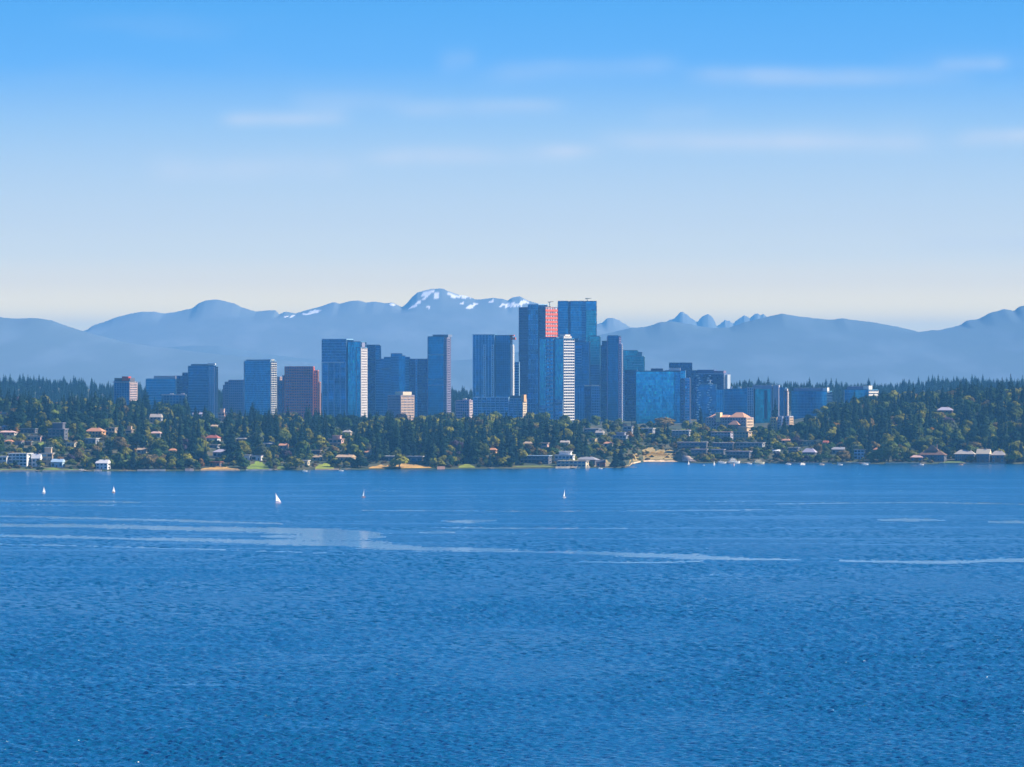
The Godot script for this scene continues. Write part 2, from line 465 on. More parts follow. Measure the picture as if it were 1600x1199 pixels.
func _ready() -> void:
	rng.seed = 11
	nz.seed = 7
	nz.frequency = 0.006
	nz.fractal_octaves = 3
	make_profiles()
	var cam := Camera3D.new()
	cam.name = "camera"
	cam.fov = rad_to_deg(2.0 * atan(599.5 / FOC))
	cam.near = 5.0
	cam.far = 90000.0
	add_child(cam)
	cam.position = Vector3(0, EYE, 0)
	cam.rotation.x = -atan((599.5 - HOR) / FOC)
	cam.current = true
	var env := Environment.new()
	env.background_mode = Environment.BG_SKY
	env.sky = Sky.new()
	env.sky.sky_material = build_sky()
	env.tonemap_mode = Environment.TONE_MAPPER_LINEAR
	env.tonemap_exposure = 2.0
	env.fog_enabled = true
	env.fog_density = 3.8e-5
	env.fog_light_color = Color(0.15, 0.52, 1.0).linear_to_srgb()
	env.sdfgi_enabled = true
	env.ssao_enabled = true
	env.ssil_enabled = true
	var we := WorldEnvironment.new()
	we.name = "world_environment"
	we.environment = env
	add_child(we)
	var sun := DirectionalLight3D.new()
	sun.name = "sun"
	sun.light_energy = 1.6
	sun.light_color = Color(1.0, 0.94, 0.84)
	sun.light_angular_distance = 0.5
	sun.shadow_enabled = true
	add_child(sun)
	sun.look_at_from_position(Vector3(0.95, 0.78, -0.06) * 100.0, Vector3.ZERO)
	build_terrain()
	build_mountains()
	build_lake()
	build_rest()

# ---------------------------------------------------------------- towers
# one facade: panes of glass set back between floor bands and piers. o: lower corner on the outside; r: along the face; n: outwards
func facade(gl: MB, sp: MB, pi: MB, o: Vector3, r: Vector3, n: Vector3, w: float, h: float, st: Dictionary) -> void:
	var floors := maxi(1, int(round(h / st.f)))
	var fh := h / floors
	var bays := maxi(1, int(round(w / st.b)))
	var bw := w / bays
	var sh: float = fh * st.sp
	var pw: float = bw * st.p
	var deep: float = st.get("deep", 0.35)
	var up := Vector3.UP
	var g: Color = st.g
	for j in floors:
		var tone := rng.randf_range(0.9, 1.1)
		var y0: float = j * fh + sh
		for i in bays:
			var v := tone * rng.randf_range(0.74, 1.22)
			if rng.randf() < 0.06: v *= 1.5
			gl.col = Color(g.r * v, g.g * v, g.b * v)
			var a := o + r * (i * bw + pw * 0.5) + up * y0
			var t1 := rng.randf_range(-0.03, 0.03)
			var t2 := rng.randf_range(-0.03, 0.03)
			var ww := bw - pw
			var hh := fh - sh
			gl.quad(a + up * hh + n * (t1), a + r * ww + up * hh + n * (t1 + t2), a + r * ww + n * t2, a)
		if sh > 0.05:
			sp.col = st.c
			band(sp, o + up * (j * fh), r, n, w, sh, deep)
	if pw > 0.05:
		pi.col = st.get("pc", st.c)
		for i in bays + 1:
			var x: float = clampf(i * bw - pw * 0.5, 0.0, w - pw)
			band(pi, o + r * x, r, n, pw, h, deep + 0.12)

func band(mb: MB, o: Vector3, r: Vector3, n: Vector3, w: float, h: float, d: float) -> void:
	var up := Vector3.UP * h
	var a := o + n * d
	var b := a + r * w
	mb.quad(a + up, b + up, b, a)
	mb.quad(o + up, o + r * w + up, b + up, a + up)
	mb.quad(a, b, o + r * w, o)
	mb.quad(o + up, a + up, a, o)
	mb.quad(b + up, o + r * w + up, o + r * w, b)

func style(f: float, sp: float, b: float, p: float, g: Color, c: Color, extra := {}) -> Dictionary:
	var d := {"f": f, "sp": sp, "b": b, "p": p, "g": g, "c": c}
	d.merge(extra, true)
	return d

# a block: [column where it begins, column of its front corner, row of its top, set back from the front (m), depth (m), front style, side style, row of its foot or 0]
func building(called: String, nick: String, label: String, dist: float, right_px: float, blocks: Array, extras := [], group := "") -> Node3D:
	var main: Array = blocks[0]
	var alpha: float = (main[1] - 800.0) / FOC
	var corner: float = main[1]
	for b in blocks: corner = maxf(corner, b[1])
	var s: float = maxf(right_px - corner, 0.3) / FOC * dist
	var th: float = alpha + asin(clampf(s / main[4], 0.0, 0.75))
	var x := wx(main[1], dist)
	var base := ground(x, dist) - 1.0
	for b in blocks: base = minf(base, ground(wx(b[0], dist), dist) - 1.0)
	var o := thing(called, label, "building", Vector3(x, base, -dist), -th, group)
	var k := dist / FOC / cos(th - alpha)
	for b in blocks:
		var x0: float = (b[0] - main[1]) * k
		var x1: float = (b[1] - main[1]) * k
		var top: float = wy(b[2], dist) - base
		var foot: float = 0.0 if b[7] == 0 else wy(b[7], dist) - base
		var z: float = -b[3]
		var w := x1 - x0
		var wall := MB.new()
		wall.col = b[5].c if b[5].has("c") else Color(0.3, 0.3, 0.32)
		wall.box(Vector3(x0, foot, z - b[4]), Vector3(x1, top, z))
		# parapet
		var cap: Color = b[5].get("cap", wall.col)
		wall.col = cap
		for q in [[x0 - 0.3, x1 + 0.3, z - 0.4, z + 0.3], [x0 - 0.3, x1 + 0.3, z - b[4] - 0.3, z - b[4] + 0.4], [x0 - 0.3, x0 + 0.4, z - b[4] + 0.4, z - 0.4], [x1 - 0.4, x1 + 0.3, z - b[4] + 0.4, z - 0.4]]:
			wall.box(Vector3(q[0], top + 0.02, q[2]), Vector3(q[1], top + 1.2, q[3]))
		part("wall", wall, M.wall, o)
		var gl := MB.new(); var sp := MB.new(); var pr := MB.new()
		if b[5].has("g"):
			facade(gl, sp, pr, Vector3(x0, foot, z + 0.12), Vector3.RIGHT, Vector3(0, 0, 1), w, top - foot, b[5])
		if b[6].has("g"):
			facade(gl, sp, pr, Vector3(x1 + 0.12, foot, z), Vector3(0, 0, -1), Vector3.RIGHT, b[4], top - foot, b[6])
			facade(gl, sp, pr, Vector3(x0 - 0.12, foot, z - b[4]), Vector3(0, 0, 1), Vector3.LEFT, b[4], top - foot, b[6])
		part("window_glazing", gl, M.glass, o, "stuff")
		part("floor_band", sp, M.wall, o, "stuff")
		part("facade_pier", pr, M.wall, o, "stuff")
	var most := -1e9
	for b in blocks: most = maxf(most, (b[1] - main[1]) * k + 0.3)
	# rooftop pieces: [name, column, column, top row, foot row, set back, depth, colour]
	for e in extras:
		var mb := MB.new()
		mb.col = e[7]
		var x0: float = (e[1] - main[1]) * k
		var x1: float = (e[2] - main[1]) * k
		if not (e[0] in ["end_wall", "frame_wall", "roof_frame"]) and x1 > most:
			x0 = minf(x0, most - minf(x1 - x0, 9.0))
			x1 = most
		mb.box(Vector3(x0, wy(e[4], dist) - base + 0.05, -e[5] - e[6]), Vector3(x1, wy(e[3], dist) - base, -e[5]))
		if e[0] == "roof_screen":
			mb.col = e[7] * 0.6
			var n := int((x1 - x0) / 2.0)
			for i in n:
				var xx := x0 + (i + 0.5) * (x1 - x0) / n
				mb.box(Vector3(xx - 0.12, wy(e[4], dist) - base + 0.3, -e[5]), Vector3(xx + 0.12, wy(e[3], dist) - base - 0.1, -e[5] + 0.2))
		part(e[0], mb, M.wall, o)
	towers.append([(main[0] + right_px) * 0.5, nick])
	return o

func roof_crane(o: Node3D, at: Vector3, reach: float, high: float, turn: float, c: Color) -> void:
	var mb := MB.new()
	mb.col = c
	mb.tube(at, at + Vector3.UP * high, 0.5, 0.5)
	var d := Vector3(cos(turn), 0.06, sin(turn))
	mb.tube(at + Vector3.UP * high - d * reach * 0.4, at + Vector3.UP * high + d * reach, 0.7, 0.35)
	mb.box(at + Vector3(-1.2, 0, -1.2), at + Vector3(1.2, 1.4, 1.2))
	part("roof_crane", mb, M.wall, o)

var towers := []

func build_city() -> void:
	M.glass = mat(1, 1, 1, 0.12, 0.72)
	M.wall = mat(1, 1, 1, 0.8)
	var bl := Color(0.012, 0.30, 0.70)         # glass tints
	var dk := Color(0.008, 0.17, 0.46)
	var nv := Color(0.005, 0.08, 0.26)
	var lt := Color(0.03, 0.50, 0.98)
	var tl := Color(0.03, 0.44, 0.66)
	var slate := Color(0.05, 0.12, 0.22)      # wall paints and stone
	var pale := Color(0.30, 0.36, 0.44)
	var white := Color(0.62, 0.60, 0.57)
	var lav := Color(0.36, 0.34, 0.40)
	var brick := Color(0.70, 0.21, 0.09)
	var sand := Color(0.50, 0.40, 0.28)
	var blue := Color(0.06, 0.19, 0.36)
	var curt_b := style(3.9, 0.24, 1.9, 0.08, bl, Color(0.08, 0.19, 0.32))
	var curt_d := style(3.9, 0.24, 1.9, 0.08, dk, Color(0.08, 0.19, 0.32))
	var curt_n := style(3.9, 0.2, 2.0, 0.08, nv, Color(0.04, 0.10, 0.20))
	var curt_l := style(3.9, 0.24, 1.9, 0.08, lt, Color(0.08, 0.19, 0.32))
	var curt_t := style(3.9, 0.22, 1.9, 0.08, tl, Color(0.08, 0.22, 0.30))
	var no := {"c": slate}
	# from the wooded hill to the bay
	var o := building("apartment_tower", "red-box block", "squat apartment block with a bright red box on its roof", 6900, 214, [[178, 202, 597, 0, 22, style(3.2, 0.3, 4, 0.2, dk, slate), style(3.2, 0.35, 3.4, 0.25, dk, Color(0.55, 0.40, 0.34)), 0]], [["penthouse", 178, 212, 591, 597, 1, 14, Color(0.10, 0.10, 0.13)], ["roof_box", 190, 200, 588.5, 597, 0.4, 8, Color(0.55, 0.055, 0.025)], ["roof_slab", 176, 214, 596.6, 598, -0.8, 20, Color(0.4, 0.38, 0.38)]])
	building("office_block", "grey-screened glass block", "wide mid-blue glass office block topped by a pale grey screen", 7600, 275, [[228, 274, 593, 0, 30, curt_b, curt_b, 0]], [["roof_screen", 240, 276, 587.5, 593, 4, 18, Color(0.44, 0.40, 0.43)]])
	building("office_block", "dark stepped block", "dark blue stepped block tucked behind the white-capped tower", 7750, 297, [[271, 296, 588.5, 0, 26, curt_n, curt_n, 0], [285, 297, 583.5, 6, 18, curt_n, curt_n, 0]])
	building("low_building", "low flat hall", "low flat hall with a white roof edge among the conifers", 6750, 291, [[255, 289, 618, 0, 14, style(4, 0.3, 4, 0.3, dk, slate), no, 0]], [["roof_slab", 252, 291, 616.6, 618, -1, 16, Color(0.38, 0.38, 0.42)], ["roof_vent", 265, 270, 615, 616.6, 2, 4, white], ["roof_vent", 282, 287, 614.5, 616.6, 2, 4, lav]])
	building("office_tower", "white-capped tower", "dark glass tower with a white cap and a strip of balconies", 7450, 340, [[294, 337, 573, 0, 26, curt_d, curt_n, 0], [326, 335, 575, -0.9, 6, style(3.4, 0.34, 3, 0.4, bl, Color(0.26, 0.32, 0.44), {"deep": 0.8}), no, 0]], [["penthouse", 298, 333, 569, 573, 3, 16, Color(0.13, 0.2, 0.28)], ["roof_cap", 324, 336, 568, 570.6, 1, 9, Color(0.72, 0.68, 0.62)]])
	building("office_block", "purplish stepped block", "purplish grey stepped block between two glass towers", 7620, 383, [[357, 382, 595, 0, 26, style(3.8, 0.42, 3, 0.3, dk, Color(0.20, 0.18, 0.28)), style(3.8, 0.42, 3, 0.3, dk, Color(0.22, 0.18, 0.26)), 0], [351, 357, 598, 2, 20, style(3.8, 0.42, 3, 0.3, dk, Color(0.20, 0.18, 0.28)), no, 0], [348, 351, 603, 3, 18, style(3.8, 0.42, 3, 0.3, dk, Color(0.20, 0.18, 0.28)), no, 0]])
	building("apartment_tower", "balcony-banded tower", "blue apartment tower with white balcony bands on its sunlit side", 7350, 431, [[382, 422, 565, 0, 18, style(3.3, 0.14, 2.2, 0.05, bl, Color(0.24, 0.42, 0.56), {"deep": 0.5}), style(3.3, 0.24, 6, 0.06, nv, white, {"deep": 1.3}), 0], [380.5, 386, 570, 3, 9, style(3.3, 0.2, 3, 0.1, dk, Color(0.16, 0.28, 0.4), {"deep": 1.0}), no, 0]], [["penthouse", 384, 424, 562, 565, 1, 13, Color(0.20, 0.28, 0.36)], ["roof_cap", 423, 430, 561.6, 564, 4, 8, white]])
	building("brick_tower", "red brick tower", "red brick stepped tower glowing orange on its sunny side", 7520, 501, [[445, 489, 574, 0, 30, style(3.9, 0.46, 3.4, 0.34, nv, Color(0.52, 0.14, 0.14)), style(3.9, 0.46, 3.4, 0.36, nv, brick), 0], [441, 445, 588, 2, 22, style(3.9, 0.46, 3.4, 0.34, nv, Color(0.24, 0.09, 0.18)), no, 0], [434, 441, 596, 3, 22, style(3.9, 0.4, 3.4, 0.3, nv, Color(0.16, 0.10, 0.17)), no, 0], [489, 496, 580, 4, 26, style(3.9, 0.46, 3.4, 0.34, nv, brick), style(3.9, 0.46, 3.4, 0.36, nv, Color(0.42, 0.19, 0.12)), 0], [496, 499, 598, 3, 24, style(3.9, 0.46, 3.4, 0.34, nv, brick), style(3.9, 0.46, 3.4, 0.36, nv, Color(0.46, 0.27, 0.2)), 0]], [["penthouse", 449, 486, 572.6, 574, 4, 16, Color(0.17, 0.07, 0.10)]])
	building("pink_block", "small pink block", "small pinkish block peeping out beside the red brick tower", 7800, 440, [[430, 437, 590, 0, 14, style(3.6, 0.45, 3, 0.35, dk, Color(0.42, 0.26, 0.24)), style(3.6, 0.4, 3, 0.3, dk, Color(0.55, 0.36, 0.28)), 0]])
	building("office_tower", "white-gridded tower", "tall banded blue tower with a white gridded side wall", 7220, 573.5, [[503, 541, 531, 0, 30, style(4.0, 0.16, 2.0, 0.07, dk, Color(0.24, 0.44, 0.60)), curt_b, 566], [503, 541, 566.6, 0, 30, style(3.7, 0.12, 9.0, 0.13, dk, Color(0.13, 0.24, 0.36), {"pc": Color(0.30, 0.50, 0.66)}), curt_b, 0], [541, 562, 535, 3, 26, style(3.7, 0.16, 1.8, 0.05, lt, Color(0.07, 0.20, 0.33)), curt_b, 0], [557, 563, 544, 0.4, 29, style(3.9, 0.2, 2.0, 0.1, lt, blue), style(3.75, 0.42, 5.0, 0.36, nv, Color(0.60, 0.55, 0.53), {"deep": 0.6}), 0]], [["sky_lobby_ledge", 502.4, 538, 565.6, 567.4, -1.0, 3, Color(0.55, 0.6, 0.66)], ["roof_screen", 541, 551, 533, 535, 5, 12, slate], ["roof_screen", 551, 565, 535.4, 544, 6, 14, Color(0.22, 0.23, 0.33)]])
	building("office_tower", "dark rounded tower", "dark navy glass tower standing close behind the gridded tower", 7800, 595, [[570, 586, 540, 0, 24, curt_n, curt_d, 0], [586, 594, 541, 3, 20, curt_d, curt_d, 0], [586, 592, 551, 1.5, 20, curt_b, curt_d, 0]], [["roof_cap", 572, 593, 538.8, 540, 3, 14, slate]])
	building("office_tower", "stepped dark glass tower", "broad dark glass tower with a stepped roofline", 7650, 640, [[611, 628, 553.5, 0, 30, curt_d, curt_d, 0], [600, 611, 559, 1, 28, curt_d, curt_d, 0], [587, 600, 562, 2, 28, curt_d, curt_d, 0], [628, 640, 559, 1.5, 28, curt_d, curt_d, 0], [623, 633, 557, -0.8, 6, style(3.9, 0.1, 1.6, 0.05, bl, slate), no, 0]], [["roof_ledge", 596, 612, 575, 578, -0.8, 2, Color(0.12, 0.26, 0.4)]])
	building("office_tower", "flat dark slab tower", "flat-topped navy glass tower beside the stepped dark tower", 7620, 668.6, [[640, 668, 562, 0, 28, curt_n, curt_n, 0], [649, 652, 563, -0.7, 3, style(3.9, 0.2, 2, 0.2, bl, Color(0.22, 0.24, 0.40)), no, 0]])
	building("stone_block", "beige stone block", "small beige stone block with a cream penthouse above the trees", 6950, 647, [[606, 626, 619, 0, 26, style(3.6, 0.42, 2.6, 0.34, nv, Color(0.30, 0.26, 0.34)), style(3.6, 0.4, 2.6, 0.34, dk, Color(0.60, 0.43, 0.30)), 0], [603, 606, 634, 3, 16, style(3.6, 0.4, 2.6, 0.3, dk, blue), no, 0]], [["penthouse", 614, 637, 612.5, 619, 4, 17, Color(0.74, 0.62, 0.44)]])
	building("apartment_tower", "slim ribbed tower", "slim blue apartment tower with a pale ribbed balcony corner", 7120, 708.6, [[669, 694, 527, 0, 22, style(3.4, 0.10, 1.6, 0.05, bl, Color(0.06, 0.2, 0.3)), style(3.4, 0.26, 3.0, 0.12, nv, Color(0.25, 0.25, 0.40), {"deep": 0.9}), 0], [694, 699, 529, -0.8, 10, style(3.4, 0.34, 2.6, 0.3, dk, Color(0.33, 0.33, 0.42), {"deep": 0.9}), style(3.4, 0.3, 3, 0.2, nv, Color(0.27, 0.25, 0.36)), 0]], [["penthouse", 675, 703, 523, 527, 2, 14, Color(0.15, 0.2, 0.3)], ["sky_ledge", 668, 694, 554, 555.4, -0.9, 2, Color(0.3, 0.5, 0.6)], ["sky_ledge", 668, 694, 601.4, 602.6, -0.9, 2, Color(0.35, 0.45, 0.55)], ["sky_ledge", 668, 694, 592.6, 593.6, -0.9, 2, Color(0.2, 0.38, 0.5)]])
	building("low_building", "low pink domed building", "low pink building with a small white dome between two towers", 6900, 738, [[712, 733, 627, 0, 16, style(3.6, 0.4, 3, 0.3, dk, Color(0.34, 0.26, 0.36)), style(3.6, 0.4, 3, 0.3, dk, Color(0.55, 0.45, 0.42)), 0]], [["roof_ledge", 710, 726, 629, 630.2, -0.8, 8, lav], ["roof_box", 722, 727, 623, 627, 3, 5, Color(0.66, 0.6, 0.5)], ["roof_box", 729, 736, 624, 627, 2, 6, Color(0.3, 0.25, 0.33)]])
	building("apartment_tower", "white-striped twin tower", "twin blue apartment tower with a white strip and red roof frame", 7350, 804, [[774, 797, 525, 0, 17, style(3.3, 0.12, 2.6, 0.08, dk, Color(0.06, 0.15, 0.27)), style(3.3, 0.1, 3, 0.1, nv, slate), 0], [739, 773, 524, -2, 22, style(3.3, 0.12, 4.4, 0.15, dk, Color(0.08, 0.22, 0.36), {"pc": Color(0.34, 0.56, 0.74)}), no, 0], [756, 760, 540, -2.9, 3, style(3.3, 0.34, 4, 0.3, nv, Color(0.42, 0.62, 0.74)), no, 0], [768, 772, 540, -2.9, 3, style(3.3, 0.34, 4, 0.3, nv, Color(0.42, 0.62, 0.74)), no, 0], [797.4, 800.6, 540, 1, 9, style(3.3, 0.3, 3, 0.5, nv, white), style(3.3, 0.4, 4, 0.4, nv, Color(0.75, 0.73, 0.68), {"deep": 0.7}), 618]], [["roof_screen", 739, 772, 523, 525.2, -1, 12, Color(0.30, 0.36, 0.50)], ["roof_frame", 796, 803, 523.4, 525.4, -0.4, 7, Color(0.60, 0.14, 0.09)], ["roof_frame", 797, 805, 527.4, 531, 1, 6, Color(0.58, 0.12, 0.07)]])
	building("podium_block", "pale framed podium", "pale framed podium block at the foot of the twin tower", 7250, 823.5, [[739, 795, 622, 0, 22, style(3.4, 0.22, 6.5, 0.1, dk, Color(0.38, 0.58, 0.72), {"deep": 0.6}), no, 0], [795, 816, 624, 1.5, 18, style(3.4, 0.26, 6.5, 0.1, dk, Color(0.22, 0.36, 0.50), {"deep": 0.6}), style(3.4, 0.4, 4, 0.34, nv, Color(0.70, 0.58, 0.42)), 0]], [["roof_block", 794, 814, 618.6, 624, 3, 10, Color(0.07, 0.10, 0.15)], ["end_wall", 814, 818, 617, 628, 1, 12, Color(0.62, 0.36, 0.16)]])
	building("office_block", "thin banded block", "thin banded block squeezed between the twin and red-sided towers", 7650, 812, [[800, 811, 567, 0, 20, style(4.0, 0.34, 3, 0.06, dk, Color(0.18, 0.32, 0.46)), no, 0]])
	o = building("high_rise", "red-sided tower", "very tall dark blue tower with a red and pink banded side", 7750, 871, [[811, 852, 481, 0, 27, style(3.8, 0.24, 2.6, 0.18, nv, Color(0.08, 0.16, 0.30)), style(5.9, 0.56, 5.2, 0.03, Color(0.9, 0.72, 0.68), Color(0.80, 0.13, 0.05), {"deep": 0.7}), 0], [826, 842, 476.5, -1.2, 20, style(7.6, 0.07, 5.2, 0.08, dk, Color(0.26, 0.48, 0.68), {"pc": Color(0.12, 0.28, 0.46)}), curt_n, 0]], [["roof_slab", 846, 868, 479.6, 481, 1, 18, Color(0.5, 0.3, 0.24)]])
	roof_crane(o, Vector3(-2.0, wy(480, 7750) - o.position.y, -12), 9.0, 8.0, 0.1, Color(0.08, 0.10, 0.12))
	building("office_tower", "white-banded tower", "blue tower in front with bright white bands on its side", 7200, 897, [[843, 880, 530, 0, 25, style(3.9, 0.08, 2.0, 0.05, lt, Color(0.05, 0.20, 0.36)), style(3.95, 0.44, 5.5, 0.04, nv, Color(0.66, 0.64, 0.62), {"deep": 0.8}), 0], [854, 866, 530, -1.1, 3, style(5.4, 0.42, 6, 0.03, bl, Color(0.22, 0.40, 0.56), {"deep": 1.0}), no, 0], [843, 853, 635, -0.9, 3, style(3.9, 0.42, 6, 0.03, dk, Color(0.26, 0.44, 0.60)), no, 0], [868, 880, 626, -0.9, 3, style(3.9, 0.42, 6, 0.03, dk, Color(0.20, 0.36, 0.52)), no, 0]], [["roof_screen", 845, 868, 526.5, 530, 2, 14, Color(0.06, 0.18, 0.3)], ["roof_cap", 872, 885, 523, 527, 4, 12, Color(0.74, 0.68, 0.6)], ["roof_cap", 880, 890, 525.6, 530, 1, 18, Color(0.62, 0.58, 0.56)]])
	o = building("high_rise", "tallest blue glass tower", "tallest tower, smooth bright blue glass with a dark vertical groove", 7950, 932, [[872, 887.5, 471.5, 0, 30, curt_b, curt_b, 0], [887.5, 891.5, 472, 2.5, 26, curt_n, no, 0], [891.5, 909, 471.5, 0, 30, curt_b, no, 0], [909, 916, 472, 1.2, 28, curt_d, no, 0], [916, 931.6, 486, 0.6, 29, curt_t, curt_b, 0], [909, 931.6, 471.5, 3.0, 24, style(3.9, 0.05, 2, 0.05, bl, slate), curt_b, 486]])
	roof_crane(o, Vector3(30, wy(471.5, 7950) - o.position.y, -14), 7.0, 5.0, 0.3, Color(0.07, 0.12, 0.14))
	building("office_tower", "teal leaning tower", "teal glass tower leaning out beside the tallest tower", 7850, 938, [[920, 937, 526.5, 0, 26, curt_t, curt_t, 570], [918, 937, 570.4, 1, 25, curt_d, curt_d, 0]])
	building("office_tower", "dim ledged tower", "dim blue tower with short light ledges behind the white-banded tower", 7500, 922, [[897, 921, 535, 0, 26, style(3.9, 0.12, 2.2, 0.06, dk, Color(0.06, 0.14, 0.26)), curt_n, 0], [899, 909, 541, -0.8, 2, style(3.9, 0.34, 8, 0.04, dk, Color(0.14, 0.30, 0.46)), no, 575], [919, 921, 536, -0.6, 2, style(3.9, 0.2, 2, 0.4, bl, Color(0.12, 0.3, 0.48)), no, 0]], [["roof_block", 897, 904, 529, 535, 3, 10, slate], ["roof_block", 904, 915, 531.5, 535, 3, 10, blue]])
	building("office_block", "ribbed low block", "ribbed blue low block under a thin white roof line", 7000, 938, [[898, 913, 603, 0, 24, style(3.8, 0.06, 2.4, 0.2, dk, Color(0.08, 0.2, 0.34), {"pc": Color(0.14, 0.32, 0.48)}), no, 0], [913, 924, 604, 2, 22, curt_n, no, 0], [924, 937.6, 605, 0.6, 22, style(3.6, 0.34, 2.6, 0.3, dk, Color(0.14, 0.26, 0.42)), curt_d, 0]], [["roof_slab", 913, 936, 602, 603.6, -0.4, 10, Color(0.66, 0.62, 0.58)]])
	building("apartment_tower", "slender balcony tower", "slender blue tower with small balconies along its sunlit edge", 7300, 973, [[950, 966, 525.5, 0, 16, style(3.4, 0.1, 1.8, 0.05, dk, Color(0.05, 0.15, 0.28)), style(3.4, 0.22, 4, 0.1, nv, Color(0.28, 0.26, 0.44), {"deep": 1.3}), 0], [940, 950, 534, 3, 14, curt_n, no, 0], [938, 941, 541, 4, 12, curt_n, no, 0], [966.2, 970, 538, 2, 8, style(3.4, 0.3, 4, 0.2, dk, Color(0.30, 0.32, 0.5)), style(3.4, 0.3, 4, 0.2, nv, Color(0.4, 0.42, 0.5), {"deep": 1.2}), 0]], [["penthouse", 951, 968, 524.6, 526, 2, 10, slate]])
	building("office_tower", "teal notched tower", "teal glass tower with a notched top behind the slender tower", 7850, 1007, [[974, 996, 548.5, 3, 26, curt_t, curt_t, 0], [980, 1006, 558, 0, 28, curt_t, curt_t, 0], [996, 1003, 551.5, 4, 18, style(3.9, 0.1, 1.6, 0.1, Color(0.10, 0.34, 0.52), slate), no, 0]], [["sky_ledge", 990, 1004, 569.4, 570.2, -1, 2, Color(0.2, 0.42, 0.55)]])
	building("office_block", "pale banded annex", "narrow pale banded annex at the foot of the slender tower", 7450, 982.4, [[973, 981, 583, 0, 14, style(3.5, 0.36, 2.2, 0.2, bl, Color(0.22, 0.40, 0.56)), no, 0]])
	building("office_block", "plain dark block", "plain dark blue block wedged beside the big glass block", 7350, 996, [[976, 995, 579.5, 0, 22, curt_n, no, 0]])
	building("glass_block", "big bright glass block", "big bright blue glass block with a flat roof deck", 7050, 1078.5, [[994, 1054, 581, 0, 30, style(3.9, 0.09, 2.0, 0.05, lt, Color(0.05, 0.20, 0.34)), curt_b, 0], [1054, 1063, 582, 1, 26, style(3.9, 0.14, 1.8, 0.06, bl, Color(0.06, 0.2, 0.34)), no, 0], [1062, 1071, 580.4, 2, 20, style(3.9, 0.3, 4, 0.06, lt, Color(0.10, 0.28, 0.48)), no, 592], [1063.5, 1070, 592, 2.6, 20, style(3.9, 0.3, 4, 0.06, nv, Color(0.14, 0.26, 0.42), {"deep": 0.8}), no, 0], [1070, 1077.6, 591.5, 0.6, 22, style(3.9, 0.36, 4, 0.06, Color(0.05, 0.32, 0.72), Color(0.26, 0.34, 0.5), {"deep": 0.9}), style(3.9, 0.36, 4, 0.1, dk, lav, {"deep": 0.9}), 0]], [["roof_deck", 996, 1063, 579.4, 581, -0.5, 22, Color(0.06, 0.09, 0.16)], ["roof_block", 1017, 1036, 576, 579.4, 3, 10, Color(0.05, 0.08, 0.17)], ["roof_vent", 1045, 1063, 575, 579.4, 2, 6, Color(0.7, 0.62, 0.6)]])
	building("office_block", "navy box", "plain navy box rising behind the big glass block", 7650, 1081.5, [[1046, 1081, 568, 0, 26, curt_n, curt_n, 0], [1040, 1094, 580, -2, 24, curt_n, curt_n, 0]])
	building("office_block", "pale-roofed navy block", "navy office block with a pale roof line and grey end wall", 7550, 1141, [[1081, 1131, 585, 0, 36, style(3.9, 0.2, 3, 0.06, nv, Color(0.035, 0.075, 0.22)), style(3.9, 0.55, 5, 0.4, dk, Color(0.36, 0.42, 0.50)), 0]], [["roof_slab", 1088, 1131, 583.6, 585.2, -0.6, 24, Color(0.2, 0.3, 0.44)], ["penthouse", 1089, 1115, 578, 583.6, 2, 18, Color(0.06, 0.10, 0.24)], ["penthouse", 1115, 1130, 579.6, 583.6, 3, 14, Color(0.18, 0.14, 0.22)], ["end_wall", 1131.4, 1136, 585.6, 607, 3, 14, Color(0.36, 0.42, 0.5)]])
	o = building("apartment_tower", "tower with wavy balconies", "blue green tower with a wavy pattern of white balconies", 6850, 1119.6, [[1089, 1119, 602, 0, 26, style(3.3, 0.06, 2.4, 0.06, Color(0.03, 0.20, 0.48), Color(0.08, 0.22, 0.36)), no, 0], [1117, 1131, 610, 2, 22, style(3.4, 0.08, 3.2, 0.22, bl, Color(0.06, 0.2, 0.34), {"pc": Color(0.12, 0.32, 0.46)}), curt_b, 0]], [["penthouse", 1092, 1113, 600, 602, 3, 14, Color(0.24, 0.36, 0.46)], ["roof_cap", 1106, 1114, 599.4, 601.4, 2, 8, Color(0.7, 0.64, 0.58)]])
	var wave := MB.new()
	wave.col = Color(0.60, 0.74, 0.78)
	for j in 20:
		for q in [-24.0, -9.0]:
			var yy: float = 4.0 + j * 3.3
			var xx: float = q + 2.2 * sin(j * 1.15 + q)
			wave.box(Vector3(xx - 1.6, yy, 0.5), Vector3(xx + 1.6, yy + 1.3, 1.6))
	part("balcony_rail", wave, M.wall, o, "stuff")
	roof_crane(o, Vector3(-8, wy(600, 6850) - o.position.y, -10), 9.0, 5.0, -2.2, Color(0.55, 0.6, 0.62))
	building("office_block", "white-vented blue block", "plain blue block with white roof vents beside the wavy tower", 7250, 1171, [[1146, 1170, 608.5, 0, 26, style(3.9, 0.3, 3, 0.06, bl, Color(0.05, 0.18, 0.3)), curt_d, 0], [1131, 1146, 609, 1, 24, curt_b, no, 0]], [["roof_vent", 1153, 1158, 604.4, 608.5, 3, 5, Color(0.8, 0.76, 0.7)], ["roof_vent", 1141, 1144, 604, 608.5, 3, 4, Color(0.7, 0.7, 0.7)], ["roof_block", 1160, 1169, 606, 608.5, 4, 8, slate]])
